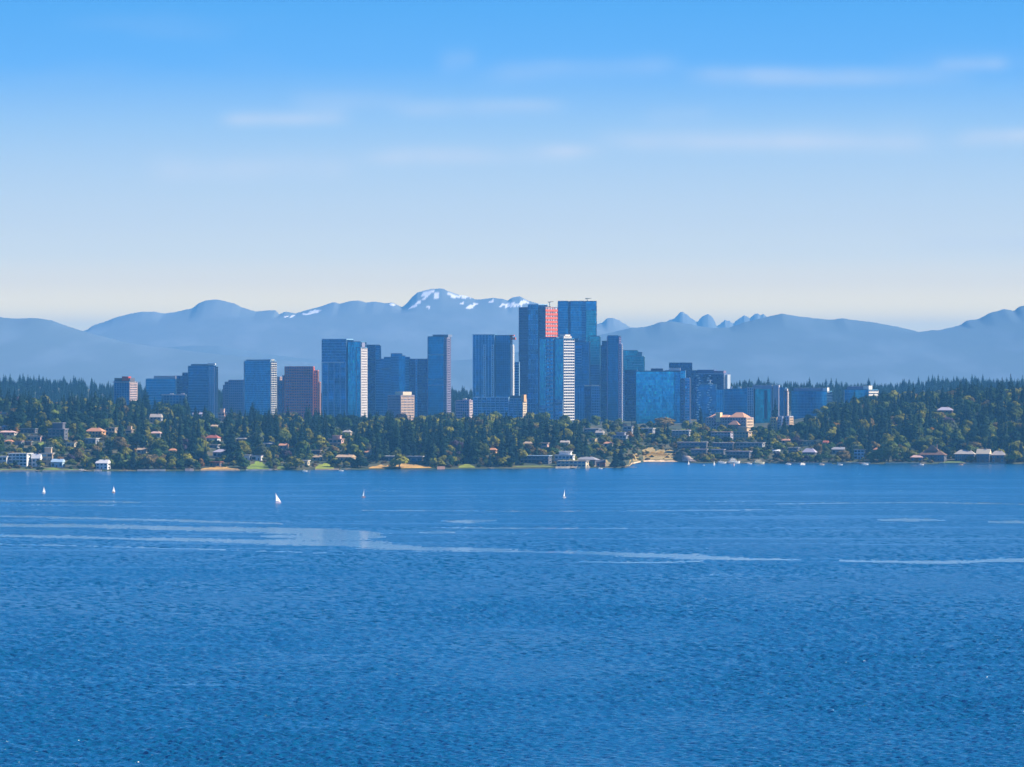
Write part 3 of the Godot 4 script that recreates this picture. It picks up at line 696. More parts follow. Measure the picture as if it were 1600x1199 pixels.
	building("framed_block", "grey portal frame", "teal glass block inside a tall grey portal frame", 7050, 1208, [[1180, 1206, 608, 1.2, 24, style(3.8, 0.10, 2.6, 0.06, tl, Color(0.04, 0.14, 0.25)), no, 0], [1168, 1178, 607, 0, 24, style(3.6, 0.34, 3.2, 0.36, dk, Color(0.44, 0.46, 0.50), {"deep": 0.7}), no, 0]], [["frame_beam", 1176, 1206, 602, 608, -0.4, 18, Color(0.30, 0.32, 0.42)], ["frame_wall", 1208, 1217, 602, 660, -0.6, 22, Color(0.38, 0.39, 0.47)], ["frame_post", 1204.6, 1206.4, 602, 655, -0.5, 18, Color(0.26, 0.36, 0.5)], ["frame_post", 1194, 1199, 610, 655, 0.6, 6, Color(0.04, 0.08, 0.18)]])
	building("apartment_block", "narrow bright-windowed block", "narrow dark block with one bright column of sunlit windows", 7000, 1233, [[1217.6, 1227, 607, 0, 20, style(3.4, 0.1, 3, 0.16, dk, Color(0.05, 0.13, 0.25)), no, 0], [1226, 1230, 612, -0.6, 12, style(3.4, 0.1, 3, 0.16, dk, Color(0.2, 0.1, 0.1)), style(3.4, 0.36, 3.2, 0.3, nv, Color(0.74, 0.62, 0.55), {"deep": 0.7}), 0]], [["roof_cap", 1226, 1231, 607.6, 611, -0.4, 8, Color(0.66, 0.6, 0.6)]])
	building("glass_block", "long glass block", "long low glass block with a grey screen and white corner box", 7150, 1300, [[1237, 1292, 612.5, 0, 24, style(3.9, 0.14, 2.2, 0.05, bl, Color(0.05, 0.19, 0.31)), style(3.9, 0.14, 2.2, 0.06, dk, slate), 0]], [["roof_screen", 1239, 1286, 606.5, 612.5, 3, 16, Color(0.28, 0.28, 0.40)], ["roof_box", 1286, 1293, 606, 613.6, 1.5, 9, Color(0.76, 0.74, 0.70)]])
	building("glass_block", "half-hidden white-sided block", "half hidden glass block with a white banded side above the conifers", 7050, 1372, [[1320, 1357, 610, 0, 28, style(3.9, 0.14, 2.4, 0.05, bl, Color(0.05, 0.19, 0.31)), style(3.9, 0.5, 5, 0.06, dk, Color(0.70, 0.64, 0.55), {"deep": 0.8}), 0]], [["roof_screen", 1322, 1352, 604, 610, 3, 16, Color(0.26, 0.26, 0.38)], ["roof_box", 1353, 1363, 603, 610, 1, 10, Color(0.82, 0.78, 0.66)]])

# ---------------------------------------------------------------- houses
var houses := []            # column from, column to, roof row, foot row, distance: kept free of trees in front
var paint := {
	"white": Color(0.70, 0.69, 0.66), "cream": Color(0.62, 0.52, 0.36), "tan": Color(0.46, 0.33, 0.20), "grey": Color(0.26, 0.27, 0.30), "dark": Color(0.09, 0.09, 0.11), "brown": Color(0.16, 0.09, 0.055),
	"red": Color(0.34, 0.10, 0.07), "blue": Color(0.36, 0.50, 0.62), "lavender": Color(0.36, 0.34, 0.42), "orange": Color(0.62, 0.32, 0.12), "pink": Color(0.56, 0.36, 0.30), "yellow": Color(0.72, 0.52, 0.18), "stone": Color(0.40, 0.36, 0.31), "terracotta": Color(0.50, 0.24, 0.13)}

func slab_roof(mb: MB, x0: float, x1: float, z0: float, z1: float, y: float, t: float) -> void:
	mb.box(Vector3(x0, y, z0), Vector3(x1, y + t, z1))

func gable_roof(mb: MB, x0: float, x1: float, z0: float, z1: float, y: float, h: float, hip: float) -> void:   # ridge along x; hip: how far its ends lean in
	var zm := (z0 + z1) * 0.5
	var a := Vector3(x0, y, z1); var b := Vector3(x1, y, z1); var c := Vector3(x1, y, z0); var d := Vector3(x0, y, z0)
	var e := Vector3(x0 + hip, y + h, zm); var f := Vector3(x1 - hip, y + h, zm)
	mb.quad(e, f, b, a); mb.quad(f, e, d, c); mb.tri(f, c, b); mb.tri(e, a, d)
	mb.quad(a, b, c, d)
	for q in [[a, b], [b, c], [c, d], [d, a]]:            # eaves board
		mb.quad(q[0], q[1], q[1] - Vector3(0, 0.25, 0), q[0] - Vector3(0, 0.25, 0))

func window_at(o: Node, x: float, y: float, z: float, w: float, h: float, side := false) -> void:
	var f := MB.new()
	f.col = Color(0.5, 0.5, 0.5)
	var g := MB.new()
	g.col = Color(0.05, 0.12, 0.2) * rng.randf_range(0.6, 1.5)
	if side:
		f.box(Vector3(x, y, z - w * 0.5), Vector3(x + 0.12, y + h, z + w * 0.5))
		g.box(Vector3(x + 0.1, y + 0.1, z - w * 0.5 + 0.1), Vector3(x + 0.14, y + h - 0.1, z + w * 0.5 - 0.1))
	else:
		f.box(Vector3(x - w * 0.5, y, z), Vector3(x + w * 0.5, y + h, z + 0.12))
		g.box(Vector3(x - w * 0.5 + 0.1, y + 0.1, z + 0.1), Vector3(x + w * 0.5 - 0.1, y + h - 0.1, z + 0.14))
	var n := part("window", f, M.wall, o)
	part("pane", g, M.pane, n)

# kind: flat, hip, gable, tier (two stacked flat roofs), long (low pavilion), pagoda
func house(called: String, label: String, x0: float, x1: float, roof: float, foot: float, kind: String, wall: String, top: String, group := "") -> Node3D:
	var p := on_ground((x0 + x1) * 0.5, foot)
	var dist := p.z
	var k := dist / FOC
	var w := (x1 - x0) * k * 0.93
	var h := maxf((foot - roof) * k, 2.6)
	var deep := clampf(w * 0.65, 6.0, 13.0)
	var turn := -deg_to_rad(rng.randf_range(8.0, 22.0))
	var o := thing(called, label, "house", Vector3(p.x, p.y, -dist - deep * 0.4), turn, group)
	var hx := w * 0.5
	var hz := deep * 0.5
	var wc: Color = paint[wall]
	var rc: Color = paint[top]
	var wm := MB.new(); wm.col = wc
	var rm := MB.new(); rm.col = rc
	var rise := 0.0
	match kind:
		"hip", "gable", "pagoda": rise = h * (0.36 if kind != "pagoda" else 0.6)
		_: rise = 0.5
	var wh := h - rise
	wm.box(Vector3(-hx, -3.0, -hz), Vector3(hx, wh, hz))
	var ov := 0.9
	if kind == "hip": gable_roof(rm, -hx - ov, hx + ov, -hz - ov, hz + ov, wh + 0.02, rise, hz * 0.9)
	elif kind == "gable":
		gable_roof(rm, -hx - ov * 0.5, hx + ov * 0.5, -hz - ov, hz + ov, wh + 0.02, rise, 0.05)
		wm.tri(Vector3(hx, wh + rise * 0.9, 0), Vector3(hx, wh, -hz), Vector3(hx, wh, hz))
	elif kind == "pagoda":
		gable_roof(rm, -hx - ov, hx + ov, -hz - ov, hz + ov, wh + 0.02, rise * 0.45, hx * 0.55)
		gable_roof(rm, -hx * 0.5, hx * 0.5, -hz * 0.5, hz * 0.5, wh + rise * 0.42, rise * 0.58, hx * 0.46)
	else:
		slab_roof(rm, -hx - ov, hx + ov, -hz - ov, hz + ov, wh + 0.02, 0.5)
		if kind == "tier":
			wm.box(Vector3(-hx * 0.55, wh + 0.55, -hz * 0.8), Vector3(hx * 0.7, wh + h * 0.45, hz * 0.5))
			slab_roof(rm, -hx * 0.62, hx * 0.8, -hz * 0.9, hz * 0.7, wh + h * 0.45 + 0.02, 0.45)
	part("wall", wm, M.wall, o)
	var r := part("roof", rm, M.roof, o)
	if kind in ["hip", "gable", "pagoda"] and w > 8.0:
		var ch := MB.new()
		ch.col = Color(0.3, 0.2, 0.16)
		ch.box(Vector3(hx * 0.3, wh + rise * 0.4, -0.6), Vector3(hx * 0.3 + 1.0, wh + rise + 0.9, 0.5))
		part("chimney", ch, M.wall, r)
	var floors := maxi(1, int(wh / 3.0))
	var bays := clampi(int(w / 3.6), 1, 7)
	for j in floors:
		var fh := wh / floors
		for i in bays:
			if j == 0 and i == bays / 2: continue
			window_at(o, -hx + (i + 0.5) * w / bays, j * fh + 0.8, hz, w / bays * (0.78 if kind in ["flat", "tier", "long"] else 0.55), fh * 0.58)
		window_at(o, hx, j * fh + 0.9, 0.0, deep * 0.4, fh * 0.5, true)
	var dr := MB.new()
	dr.col = Color(0.14, 0.08, 0.05)
	dr.box(Vector3(-0.6 + (0.5 * w / bays if bays % 2 == 0 else 0.0), 0.05, hz), Vector3(0.6 + (0.5 * w / bays if bays % 2 == 0 else 0.0), 2.2, hz + 0.1))
	part("door", dr, M.wall, o)
	if kind in ["flat", "tier", "long"]:
		var dk := MB.new()
		dk.col = paint.white * 0.8
		dk.box(Vector3(-hx * 0.9, wh * 0.48, hz), Vector3(hx * 0.6, wh * 0.48 + 0.25, hz + 1.8))
		for i in 5:
			dk.box(Vector3(-hx * 0.9 + i * hx * 0.37, wh * 0.48 + 0.25, hz + 1.7), Vector3(-hx * 0.9 + i * hx * 0.37 + 0.08, wh * 0.48 + 1.2, hz + 1.78))
		dk.box(Vector3(-hx * 0.9, wh * 0.48 + 1.2, hz + 1.68), Vector3(hx * 0.6, wh * 0.48 + 1.3, hz + 1.8))
		if floors > 1: part("balcony", dk, M.wall, o)
	houses.append([x0, x1, roof, foot, dist])
	return o

func build_houses() -> void:
	M.roof = mat(1, 1, 1, 0.85)
	M.pane = mat(1, 1, 1, 0.08, 0.5)
	for a in [
		["villa", "white flat villa wing cut off by the picture edge at the shore", -14, 14, 714, 728, "flat", "white", "white"],
		["villa", "large white modern lakefront villa with two glazed storeys", 14, 48, 709, 729, "flat", "white", "white"],
		["villa", "white gabled villa with a tall dark glass front on the shore", 49, 64, 708, 728, "gable", "white", "white"],
		["villa", "tan and white flat villa joined to the glass-fronted gable house", 65, 83, 708, 727, "tier", "tan", "white"],
		["cottage", "pale blue cottage on the green lawn by the water", 80, 100, 716, 729, "gable", "blue", "blue"],
		["cottage", "small white cottage standing alone right above the water", 150, 171, 719, 734, "gable", "white", "white"],
		["house", "small house glowing orange beneath the round olive tree", 0, 10, 644, 652, "gable", "orange", "terracotta"],
		["house", "little mauve house peeking out over a pinkish terrace", 3, 13, 665, 672, "hip", "lavender", "lavender"],
		["house", "low house with a wide pinkish roof near the picture edge", -2, 25, 673, 680, "hip", "stone", "pink"],
		["house", "low dark house with a thin flat roof on the open slope", 32, 57, 670, 677, "long", "dark", "grey"],
		["house", "long pinkish wall house above the bright green bank", 38, 68, 681, 688, "long", "pink", "stone"],
		["house", "big dark tiered house with stacked flat roofs", 75, 104, 669, 690, "tier", "dark", "lavender"],
		["house", "tiny pale roofed house under the pinkish terrace", 24, 35, 690, 696, "flat", "grey", "pink"],
		["house", "small grey house beside the steep green bank", 39, 49, 690, 696, "flat", "brown", "grey"],
		["house", "orange roofed house over a white-lined deck", 134, 163, 669, 684, "hip", "orange", "terracotta"],
		["house", "house with a white framed deck below the orange roof", 133, 153, 685, 694, "flat", "grey", "white"],
		["house", "pale roofed house in the gap of two conifers", 165, 182, 669, 681, "flat", "tan", "stone"],
		["house", "narrow striped house with tan floors at the wood's edge", 196, 207, 671, 683, "tier", "tan", "tan"],
		["house", "grey house with a pink gable deep in the wood", 234, 253, 647, 661, "gable", "grey", "stone"],
		["house", "low house under a shallow pale roof inside the wood", 234, 253, 674, 682, "hip", "grey", "pink"],
		["house", "house with a slanted pale roof high in the wood", 301, 317, 642, 650, "gable", "grey", "lavender"],
		["house", "narrow pink house with a white band between conifers", 341, 352, 645, 659, "tier", "pink", "stone"],
		["house", "house with a reddish hipped roof and white fascia", 322, 343, 680, 692, "hip", "white", "red"],
		["house", "low house with a grey roof just under the reddish one", 326, 342, 695, 701, "flat", "grey", "stone"],
		["house", "lavender house behind the bushes of the yellow shore", 333, 361, 702, 714, "hip", "lavender", "lavender"],
		["house", "low brown house over the yellow shore strip", 328, 346, 721, 729, "flat", "brown", "red"],
		["house", "tan house beside the broad conifer", 369, 386, 683, 691, "hip", "tan", "stone"],
		["house", "white boxy house at the head of the striped lawn", 381, 391, 711, 719, "flat", "white", "white"],
		["house", "wide white house with a lavender roof over the lawn", 393, 410, 711, 719, "long", "white", "lavender"],
		["house", "house with a small white gable among grey trees", 412, 428, 690, 698, "gable", "grey", "stone"],
		["house", "small low house with a thin pale roof over dark trees", 486, 501, 704, 710, "flat", "dark", "stone"],
		["house", "house with a tan roof beside the bright lawn", 489, 503, 711, 719, "hip", "stone", "tan"],
		["house", "pinkish two-tier house framed by yellow green trees", 514, 536, 686, 698, "tier", "pink", "pink"],
		["house", "broad tan roofed house with a white eaves line", 526, 554, 710, 720, "gable", "tan", "tan"],
		["pavilion", "long low pavilion with a thin white roof behind the golden bank", 598, 666, 713, 722, "long", "dark", "white"],
		["house", "orange and pink tower house above the long dark roof", 846, 857, 691, 706, "flat", "pink", "stone"],
		["house", "long dark house with a blue roof by the shore", 812, 862, 712, 724, "long", "dark", "blue"],
		["villa", "white framed modern villa near the shore's end", 867, 898, 711, 724, "tier", "white", "white"],
		["villa", "cream terraced villa directly on the water", 870, 920, 721, 731, "long", "cream", "stone"],
		["house", "grey house with a low roof next to the lone shore conifer", 900, 935, 714, 726, "hip", "dark", "grey"],
		["house", "small red walled house by the dock", 932, 946, 719, 730, "gable", "red", "dark"],
		["house", "dark flat house on the hill under the white-banded tower", 913, 938, 670, 679, "long", "dark", "lavender"],
		["house", "tiny bright yellow walled house on the hill", 921, 932, 685, 691, "flat", "yellow", "stone"],
		["house", "pale slant-roofed house beside the tiny yellow one", 931, 944, 673, 683, "gable", "grey", "stone"],
		["house", "grey terraced house above the beach", 958, 981, 680, 690, "tier", "grey", "lavender"],
		["apartment_house", "flat pale-edged apartment house over the beach", 974, 989, 666, 682, "flat", "grey", "grey"],
		["apartment_house", "grey apartment house with a white roof line at the park", 1003, 1023, 669, 684, "flat", "grey", "white"],
		["apartment_house", "flat white-roofed apartment house above the park trees", 1050, 1079, 673, 686, "long", "grey", "white"],
		["condominium", "dark shoreline condominium with three pale roof strips", 1058, 1107, 691, 704, "long", "dark", "lavender"],
		["condominium", "dark shoreline condominium with two pale roof strips", 1114, 1148, 692, 704, "long", "dark", "lavender"],
		["condominium", "low dark condominium nearer the water under the longer one", 1080, 1106, 702, 714, "long", "dark", "lavender"],
		["condominium", "low dark condominium by the sloping white ramp", 1112, 1133, 702, 714, "long", "dark", "lavender"],
		["condominium", "long dark marina building with a pale roof edge", 1136, 1176, 705, 716, "long", "dark", "lavender"],
		["apartment_house", "blue grey terrace house row above the marina", 1150, 1196, 691, 703, "long", "grey", "grey"],
		["apartment_house", "pinkish patterned block under the orange roofs", 1112, 1146, 675, 688, "flat", "lavender", "pink"],
		["apartment_house", "tan block with a round yellow end", 1147, 1174, 675, 690, "tier", "tan", "stone"],
		["house", "house with a long cream roof line over dark trees", 1255, 1275, 689, 696, "long", "tan", "cream"],
		["house", "house with a shallow lavender roof above a glass front", 1255, 1276, 701, 718, "hip", "dark", "lavender"],
		["house", "dark low house with a pale corner near the marina woods", 1233, 1249, 699, 709, "flat", "dark", "grey"],
		["house", "small white gabled house in the marina woods", 1208, 1219, 703, 709, "gable", "white", "white"],
		["house", "house with a long slanted grey roof over the shore trees", 1300, 1321, 699, 709, "gable", "grey", "grey"],
		["house", "bluish house half hidden beside the leaning tree", 1335, 1352, 703, 718, "flat", "blue", "grey"],
		["house", "small red gabled house in the deep wood", 1287, 1295, 689, 697, "gable", "red", "red"],
		["house", "hillside house with a pale mauve roof among broad trees", 1465, 1490, 637, 650, "hip", "brown", "lavender"],
		["house", "small tan house under the stout conifer at the picture edge", 8, 20, 686, 693, "hip", "tan", "terracotta"],
		["house", "low cream house between the tiered house and the broad conifer", 104, 118, 692, 699, "flat", "cream", "stone"],
		["house", "orange house low in the trees above the big dark shore trees", 184, 199, 692, 700, "hip", "orange", "terracotta"],
		["house", "cream house peeping through above the rocky sea wall", 214, 228, 701, 709, "gable", "cream", "tan"],
		["house", "tan house beside the poplar-like conifer", 264, 276, 700, 708, "hip", "tan", "terracotta"],
		["house", "yellowish house above the reddish hipped roof", 328, 340, 664, 671, "hip", "yellow", "tan"],
		["house", "pinkish house between the purple leaved tree and the tall firs", 436, 450, 694, 702, "gable", "pink", "terracotta"],
		["house", "cream house near the olive bush on the shore", 470, 483, 720, 728, "flat", "cream", "white"],
		["house", "tan house high above the pinkish two-tier house", 536, 549, 672, 680, "hip", "tan", "stone"],
		["house", "cream house behind the start of the golden bank", 566, 582, 704, 712, "gable", "cream", "terracotta"],
		["house", "small orange house deep among the tall centre firs", 764, 776, 700, 708, "hip", "orange", "terracotta"],
		["house", "tan house on the slope over the long dark shore house", 818, 832, 690, 698, "hip", "tan", "tan"],
		["house", "cream house beneath the orange tinted tree", 876, 890, 688, 696, "gable", "cream", "stone"],
		["house", "terracotta roofed house above the tan scrubby bank", 944, 957, 690, 698, "hip", "cream", "terracotta"],
		["house", "orange roofed house in the marina woods below the annex", 1222, 1236, 686, 693, "hip", "tan", "terracotta"],
		["house", "tan roofed house between the broad pale tree and the shore", 1366, 1380, 700, 708, "hip", "tan", "terracotta"],
		["mansion", "dark mansion with a brown pagoda-like peaked roof by the lake", 1436, 1480, 696, 722, "pagoda", "dark", "brown"],
		["house", "small tan outbuilding beside the peaked mansion", 1424, 1443, 711, 721, "hip", "brown", "pink"],
		["mansion", "dark lakeside mansion with a broad pale hip roof", 1493, 1526, 704, 722, "hip", "dark", "stone"],
		["mansion", "last low wing of the long mansion with a cream roof", 1550, 1572, 704, 722, "hip", "brown", "stone"],
		["mansion", "tall middle wing of the long lakeside mansion", 1527, 1549, 701, 722, "gable", "dark", "cream"]]:
		house(a[0], a[1], a[2], a[3], a[4], a[5], a[6], a[7], a[8])
	# hotel with clay roofs and the orange apartment house, larger than the houses
	var o := building("hotel", "clay roofed hotel", "wide tan hotel with clay tiled gables and a square cream turret", 6250, 1177, [[1103, 1166, 654, 0, 22, style(3.4, 0.45, 3.6, 0.4, Color(0.02, 0.06, 0.16), Color(0.40, 0.31, 0.32)), style(3.4, 0.45, 3.6, 0.4, Color(0.02, 0.06, 0.16), Color(0.62, 0.46, 0.32)), 0]], [["turret", 1119, 1126, 645, 660, -1.5, 7, Color(0.75, 0.58, 0.30)]])
	for q in [[-50.0, -38.0, 5.0, 0.5], [-24.0, -2.0, 7.5, 0.0], [-38.0, -24.0, 3.5, 0.0], [-21.0, -6.0, 6.0, -9.0]]:
		var rm := MB.new()
		rm.col = Color(0.52, 0.27, 0.15)
		var y: float = wy(654, 6250) - o.position.y + 1.3 + q[3]
		gable_roof(rm, q[0], q[1], -20.0 if q[3] > -1 else 0.2, 1.0 if q[3] > -1 else 9.0, y, q[2] * 0.8, q[2] * 0.9)
		part("gable_roof", rm, M.roof, o)
	building("apartment_block", "orange apartment block", "sunlit orange apartment block with cream balcony bands", 6050, 1240, [[1204, 1214, 654, 0, 14, style(3.2, 0.42, 3.4, 0.34, Color(0.02, 0.07, 0.2), Color(0.66, 0.44, 0.22), {"deep": 0.8}), no_style(), 0], [1214, 1232, 652, 3, 14, style(3.2, 0.36, 3.0, 0.3, Color(0.03, 0.12, 0.3), Color(0.36, 0.40, 0.50), {"deep": 0.6}), style(3.2, 0.4, 3, 0.3, Color(0.02, 0.07, 0.2), Color(0.62, 0.45, 0.3)), 0], [1220, 1234, 667, -3, 12, style(3.2, 0.4, 3.0, 0.34, Color(0.02, 0.07, 0.2), Color(0.70, 0.52, 0.26), {"deep": 0.6}), style(3.2, 0.4, 3, 0.3, Color(0.02, 0.07, 0.2), Color(0.7, 0.5, 0.3)), 0]], [["stair_tower", 1220, 1223, 651, 668, 0.5, 4, Color(0.6, 0.62, 0.7)]])
	building("low_building", "low pale annex", "low pale annex with a blue wall beside the orange apartment block", 6100, 1262, [[1234, 1260, 669, 0, 14, style(3.4, 0.4, 3, 0.3, Color(0.02, 0.07, 0.2), Color(0.30, 0.36, 0.48)), no_style(), 0]], [["roof_box", 1233, 1241, 664, 669, 2, 7, Color(0.66, 0.46, 0.34)], ["roof_slab", 1240, 1262, 667.6, 669.4, -0.8, 12, Color(0.5, 0.44, 0.44)]])

func no_style() -> Dictionary: return {"c": Color(0.2, 0.2, 0.22)}

# ---------------------------------------------------------------- lawns, beach, sea walls, docks
func patch(called: String, label: String, x0: float, x1: float, d0: float, d1: float, c: Color, kind: String, skew := 0.0, py0 := 0.0) -> void:
	var v := PackedVector3Array(); var nn := PackedVector3Array(); var cc := PackedColorArray(); var ix := PackedInt32Array()
	var nx := maxi(4, int((x1 - x0) * 0.9))
	var nd := maxi(3, int((d1 - d0) / 4.0))
	var mid := (x0 + x1) * 0.5
	var from := 0.0
	if py0 > 0.0:
		var p := on_ground(mid, py0)
		from = p.z - shore(p.x)
	for j in nd + 1:
		for i in nx + 1:
			var t := float(i) / nx
			var u := float(j) / nd
			var px := lerpf(x0, x1, t)
			var edge := sin(PI * t)
			var d: float = from + lerpf(d0, d1, u * clampf(pow(edge, 0.6) * (0.9 + 0.5 * nz.get_noise_1d(px * 14.0)), 0.04, 1.1)) + skew * (t - 0.5)
			var x := wx(px, 5150.0 + d)
			var dist := shore(x) + d
			x = wx(px, dist)
			dist = shore(x) + d
			v.append(Vector3(x, ground(x, dist) + 0.25, -dist))
			nn.append(Vector3(ground(x - 4, dist) - ground(x + 4, dist), 8, -(ground(x, dist - 4) - ground(x, dist + 4))).normalized())
			var q := rng.randf_range(0.75, 1.2) * (1.0 + 0.5 * nz.get_noise_2d(x * 9.0, dist * 9.0))
			cc.append(Color(c.r * q, c.g * q, c.b * q))
			if i < nx and j < nd:
				var a := j * (nx + 1) + i
				ix.append_array([a, a + nx + 1, a + 1, a + 1, a + nx + 1, a + nx + 2])
	setting(called, indexed(v, nn, cc, ix), M.turf, label, kind)
	lawns.append([x0, x1, from + d0, from + d1])

var lawns := []

func sea_wall(label: String, x0: float, x1: float, h: float, c: Color) -> void:
	var o := thing("sea_wall", label, "wall", Vector3(wx(x0, shore(wx(x0, 5150))), -0.4, -shore(wx(x0, 5150))))
	var px := x0
	while px < x1 - 0.5:                                   # one stone block after the other
		var step := rng.randf_range(3.2, 5.0)
		var e := minf(px + step, x1)
		var xa := wx(px, shore(wx(px, 5150))); var xb := wx(e, shore(wx(e, 5150)))
		var mb := MB.new()
		mb.col = c * rng.randf_range(0.8, 1.15)
		var za := -shore(xa) - o.position.z; var zb := -shore(xb) - o.position.z
		var a := Vector3(xa - o.position.x + 0.04, 0, za + 1.4); var b := Vector3(xb - o.position.x - 0.04, 0, zb + 1.4)
		var up := Vector3(0, h + rng.randf_range(-0.1, 0.15) + 0.4, 0)
		var back := Vector3(0, 0, -1.6)
		mb.quad(a + up, b + up, b, a); mb.quad(a + up + back, b + up + back, b + up, a + up); mb.quad(b + up, b + up + back, b + back, b); mb.quad(a + up + back, a + up, a, a + back)
		part("stone", mb, M.wall, o)
		px = e

func dock(label: String, px: float, length: float, wide: float, turn := 0.0, c := Color(0.34, 0.27, 0.20)) -> void:
	var x := wx(px, shore(wx(px, 5200)))
	var o := thing("dock", label, "dock", Vector3(x, 0, -shore(x)), turn)
	var mb := MB.new()
	var n := int(length / 1.2)
	for i in n:
		mb.col = c * rng.randf_range(0.85, 1.15)
		mb.box(Vector3(-wide * 0.5, 0.75, i * 1.2 - 2.0), Vector3(wide * 0.5, 0.9, i * 1.2 - 0.86))
	part("deck_planks", mb, M.wall, o, "stuff")
	for i in int(length / 6.0) + 1:
		for s in [-1, 1]:
			var po := MB.new()
			po.col = c * 0.6
			po.tube(Vector3(s * wide * 0.5, -1.5, i * 6.0 - 1.0), Vector3(s * wide * 0.5, 1.7, i * 6.0 - 1.0), 0.16, 0.14, 6)
			part("piling", po, M.wall, o)

func build_shore() -> void:
	M.turf = mat(1, 1, 1, 1.0)
	var grass := Color(0.11, 0.16, 0.015)
	var gold := Color(0.46, 0.27, 0.06)
	for a in [
		["lawn", "wide olive green lawn in front of the white villas", -10, 56, 2, 14, Color(0.12, 0.14, 0.03), 0],
		["lawn", "bright lawn in front of the pale blue cottage", 66, 96, 2, 26, grass, 0],
		["lawn", "narrow strip of lawn ending at the boathouse rocks", 96, 126, 2, 10, grass, 0],
		["lawn", "steep bright green bank below the pinkish wall house", 51, 92, 0, 70, Color(0.16, 0.22, 0.01), 701],
		["dry_bank", "sandy yellow shore strip under the lavender house", 313, 372, 2, 30, gold, 0],
		["lawn", "striped bright green lawn running down from the white house", 384, 420, 2, 75, Color(0.15, 0.22, 0.01), 0],
		["lawn", "small lawn behind the bluish boulder", 432, 446, 2, 50, grass, 0],
		["lawn", "vivid yellow green lawn below the tan roofed house", 492, 522, 2, 55, Color(0.20, 0.24, 0.008), 0],
		["dry_bank", "golden dry bank sloping down round the willow", 576, 674, 2, 48, gold, 0],
		["lawn", "little bright lawn under the dark wood", 716, 742, 2, 36, Color(0.20, 0.24, 0.01), 0],
		["lawn", "thin green lawn before the long dark house", 800, 868, 2, 18, Color(0.13, 0.16, 0.02), 0],
		["beach", "pale sandy beach at the head of the bay", 984, 1060, 0, 36, Color(0.64, 0.46, 0.28), 0],
		["dry_bank", "tan scrubby bank behind the conifers on the shore's tip", 922, 985, 16, 150, Color(0.26, 0.20, 0.08), 0],
		["park_slope", "dry grassy park slope above the beach", 984, 1066, 38, 140, Color(0.30, 0.22, 0.075), 0],
		["park_lawn", "golden lawn bank glowing in the park", 1009, 1045, 66, 105, Color(0.55, 0.30, 0.025), 0],
		["dry_bank", "pale gravel ramp beside the marina", 1062, 1086, 4, 60, Color(0.42, 0.33, 0.26), 0],
		["lawn", "green lawn with a pale edge before the peaked mansion", 1474, 1508, 2, 24, grass, 0],
		["lawn", "small lawn by the moored boats under the leaning tree", 1318, 1334, 2, 14, Color(0.22, 0.20, 0.05), 0]]:
		patch(a[0], a[1], a[2], a[3], a[4], a[5], a[6], "structure", 0.0, a[7])
	for a in [
		["pale stone sea wall under the villa lawns", -10, 56, 1.4, paint.stone], ["stone sea wall below the pale blue cottage", 66, 126, 1.3, paint.stone], ["short pale sea wall at the white lone cottage", 146, 158, 1.5, Color(0.6, 0.5, 0.4)],
		["pale rocky sea wall under the big dark trees", 214, 258, 1.6, Color(0.42, 0.4, 0.36)], ["pinkish sea wall stub beside the yellow green poplar", 289, 302, 2.2, Color(0.5, 0.36, 0.3)], ["tan sea wall along the yellow shore strip", 313, 374, 1.2, paint.tan],
		["dark sea wall at the foot of the striped lawn", 384, 425, 1.2, paint.grey], ["sea wall at the foot of the vivid lawn", 492, 530, 1.2, paint.tan], ["orange boathouse wall on the wooded shore", 683, 695, 2.6, Color(0.55, 0.3, 0.2)],
		["cream sea wall under the terraced villa", 868, 922, 1.8, paint.cream], ["pale bulkhead along the marina woods", 1228, 1300, 1.4, Color(0.5, 0.45, 0.4)], ["pale bulkhead before the leaning tree", 1308, 1360, 1.8, Color(0.5, 0.44, 0.36)],
		["pale sea wall towards the peaked mansion", 1384, 1446, 1.5, Color(0.55, 0.48, 0.38)], ["stone sea wall before the long mansion", 1468, 1572, 1.3, paint.stone]]:
		sea_wall(a[0], a[1], a[2], a[3], a[4])
	for a in [
		["short grey dock in front of the white villas", 58, 12, 3, 0.0], ["white dock beside the white lone cottage", 132, 18, 4, 0.3], ["low dock under the big dark trees", 196, 14, 3, 0.0], ["dock before the lavender bush", 430, 20, 3, 0.1], ["dock with pale planks by the vivid lawn", 545, 22, 3, -0.2],
		["dock under the dark wood's willow", 765, 20, 3, 0.2], ["dock at the cream terraced villa", 895, 24, 4, 0.0], ["low dark dock under the lone shore conifer", 974, 26, 5, 0.5], ["long marina dock beside the white yachts", 1126, 40, 4, 0.3], ["marina dock past the white yachts", 1172, 36, 4, -0.2],
		["dock of the peaked mansion", 1442, 20, 4, 0.0], ["dock of the long mansion", 1505, 20, 4, 0.0], ["short dock near the leaning tree", 1345, 16, 3, 0.0]]:
		dock(a[0], a[1], a[2], a[3], a[4])

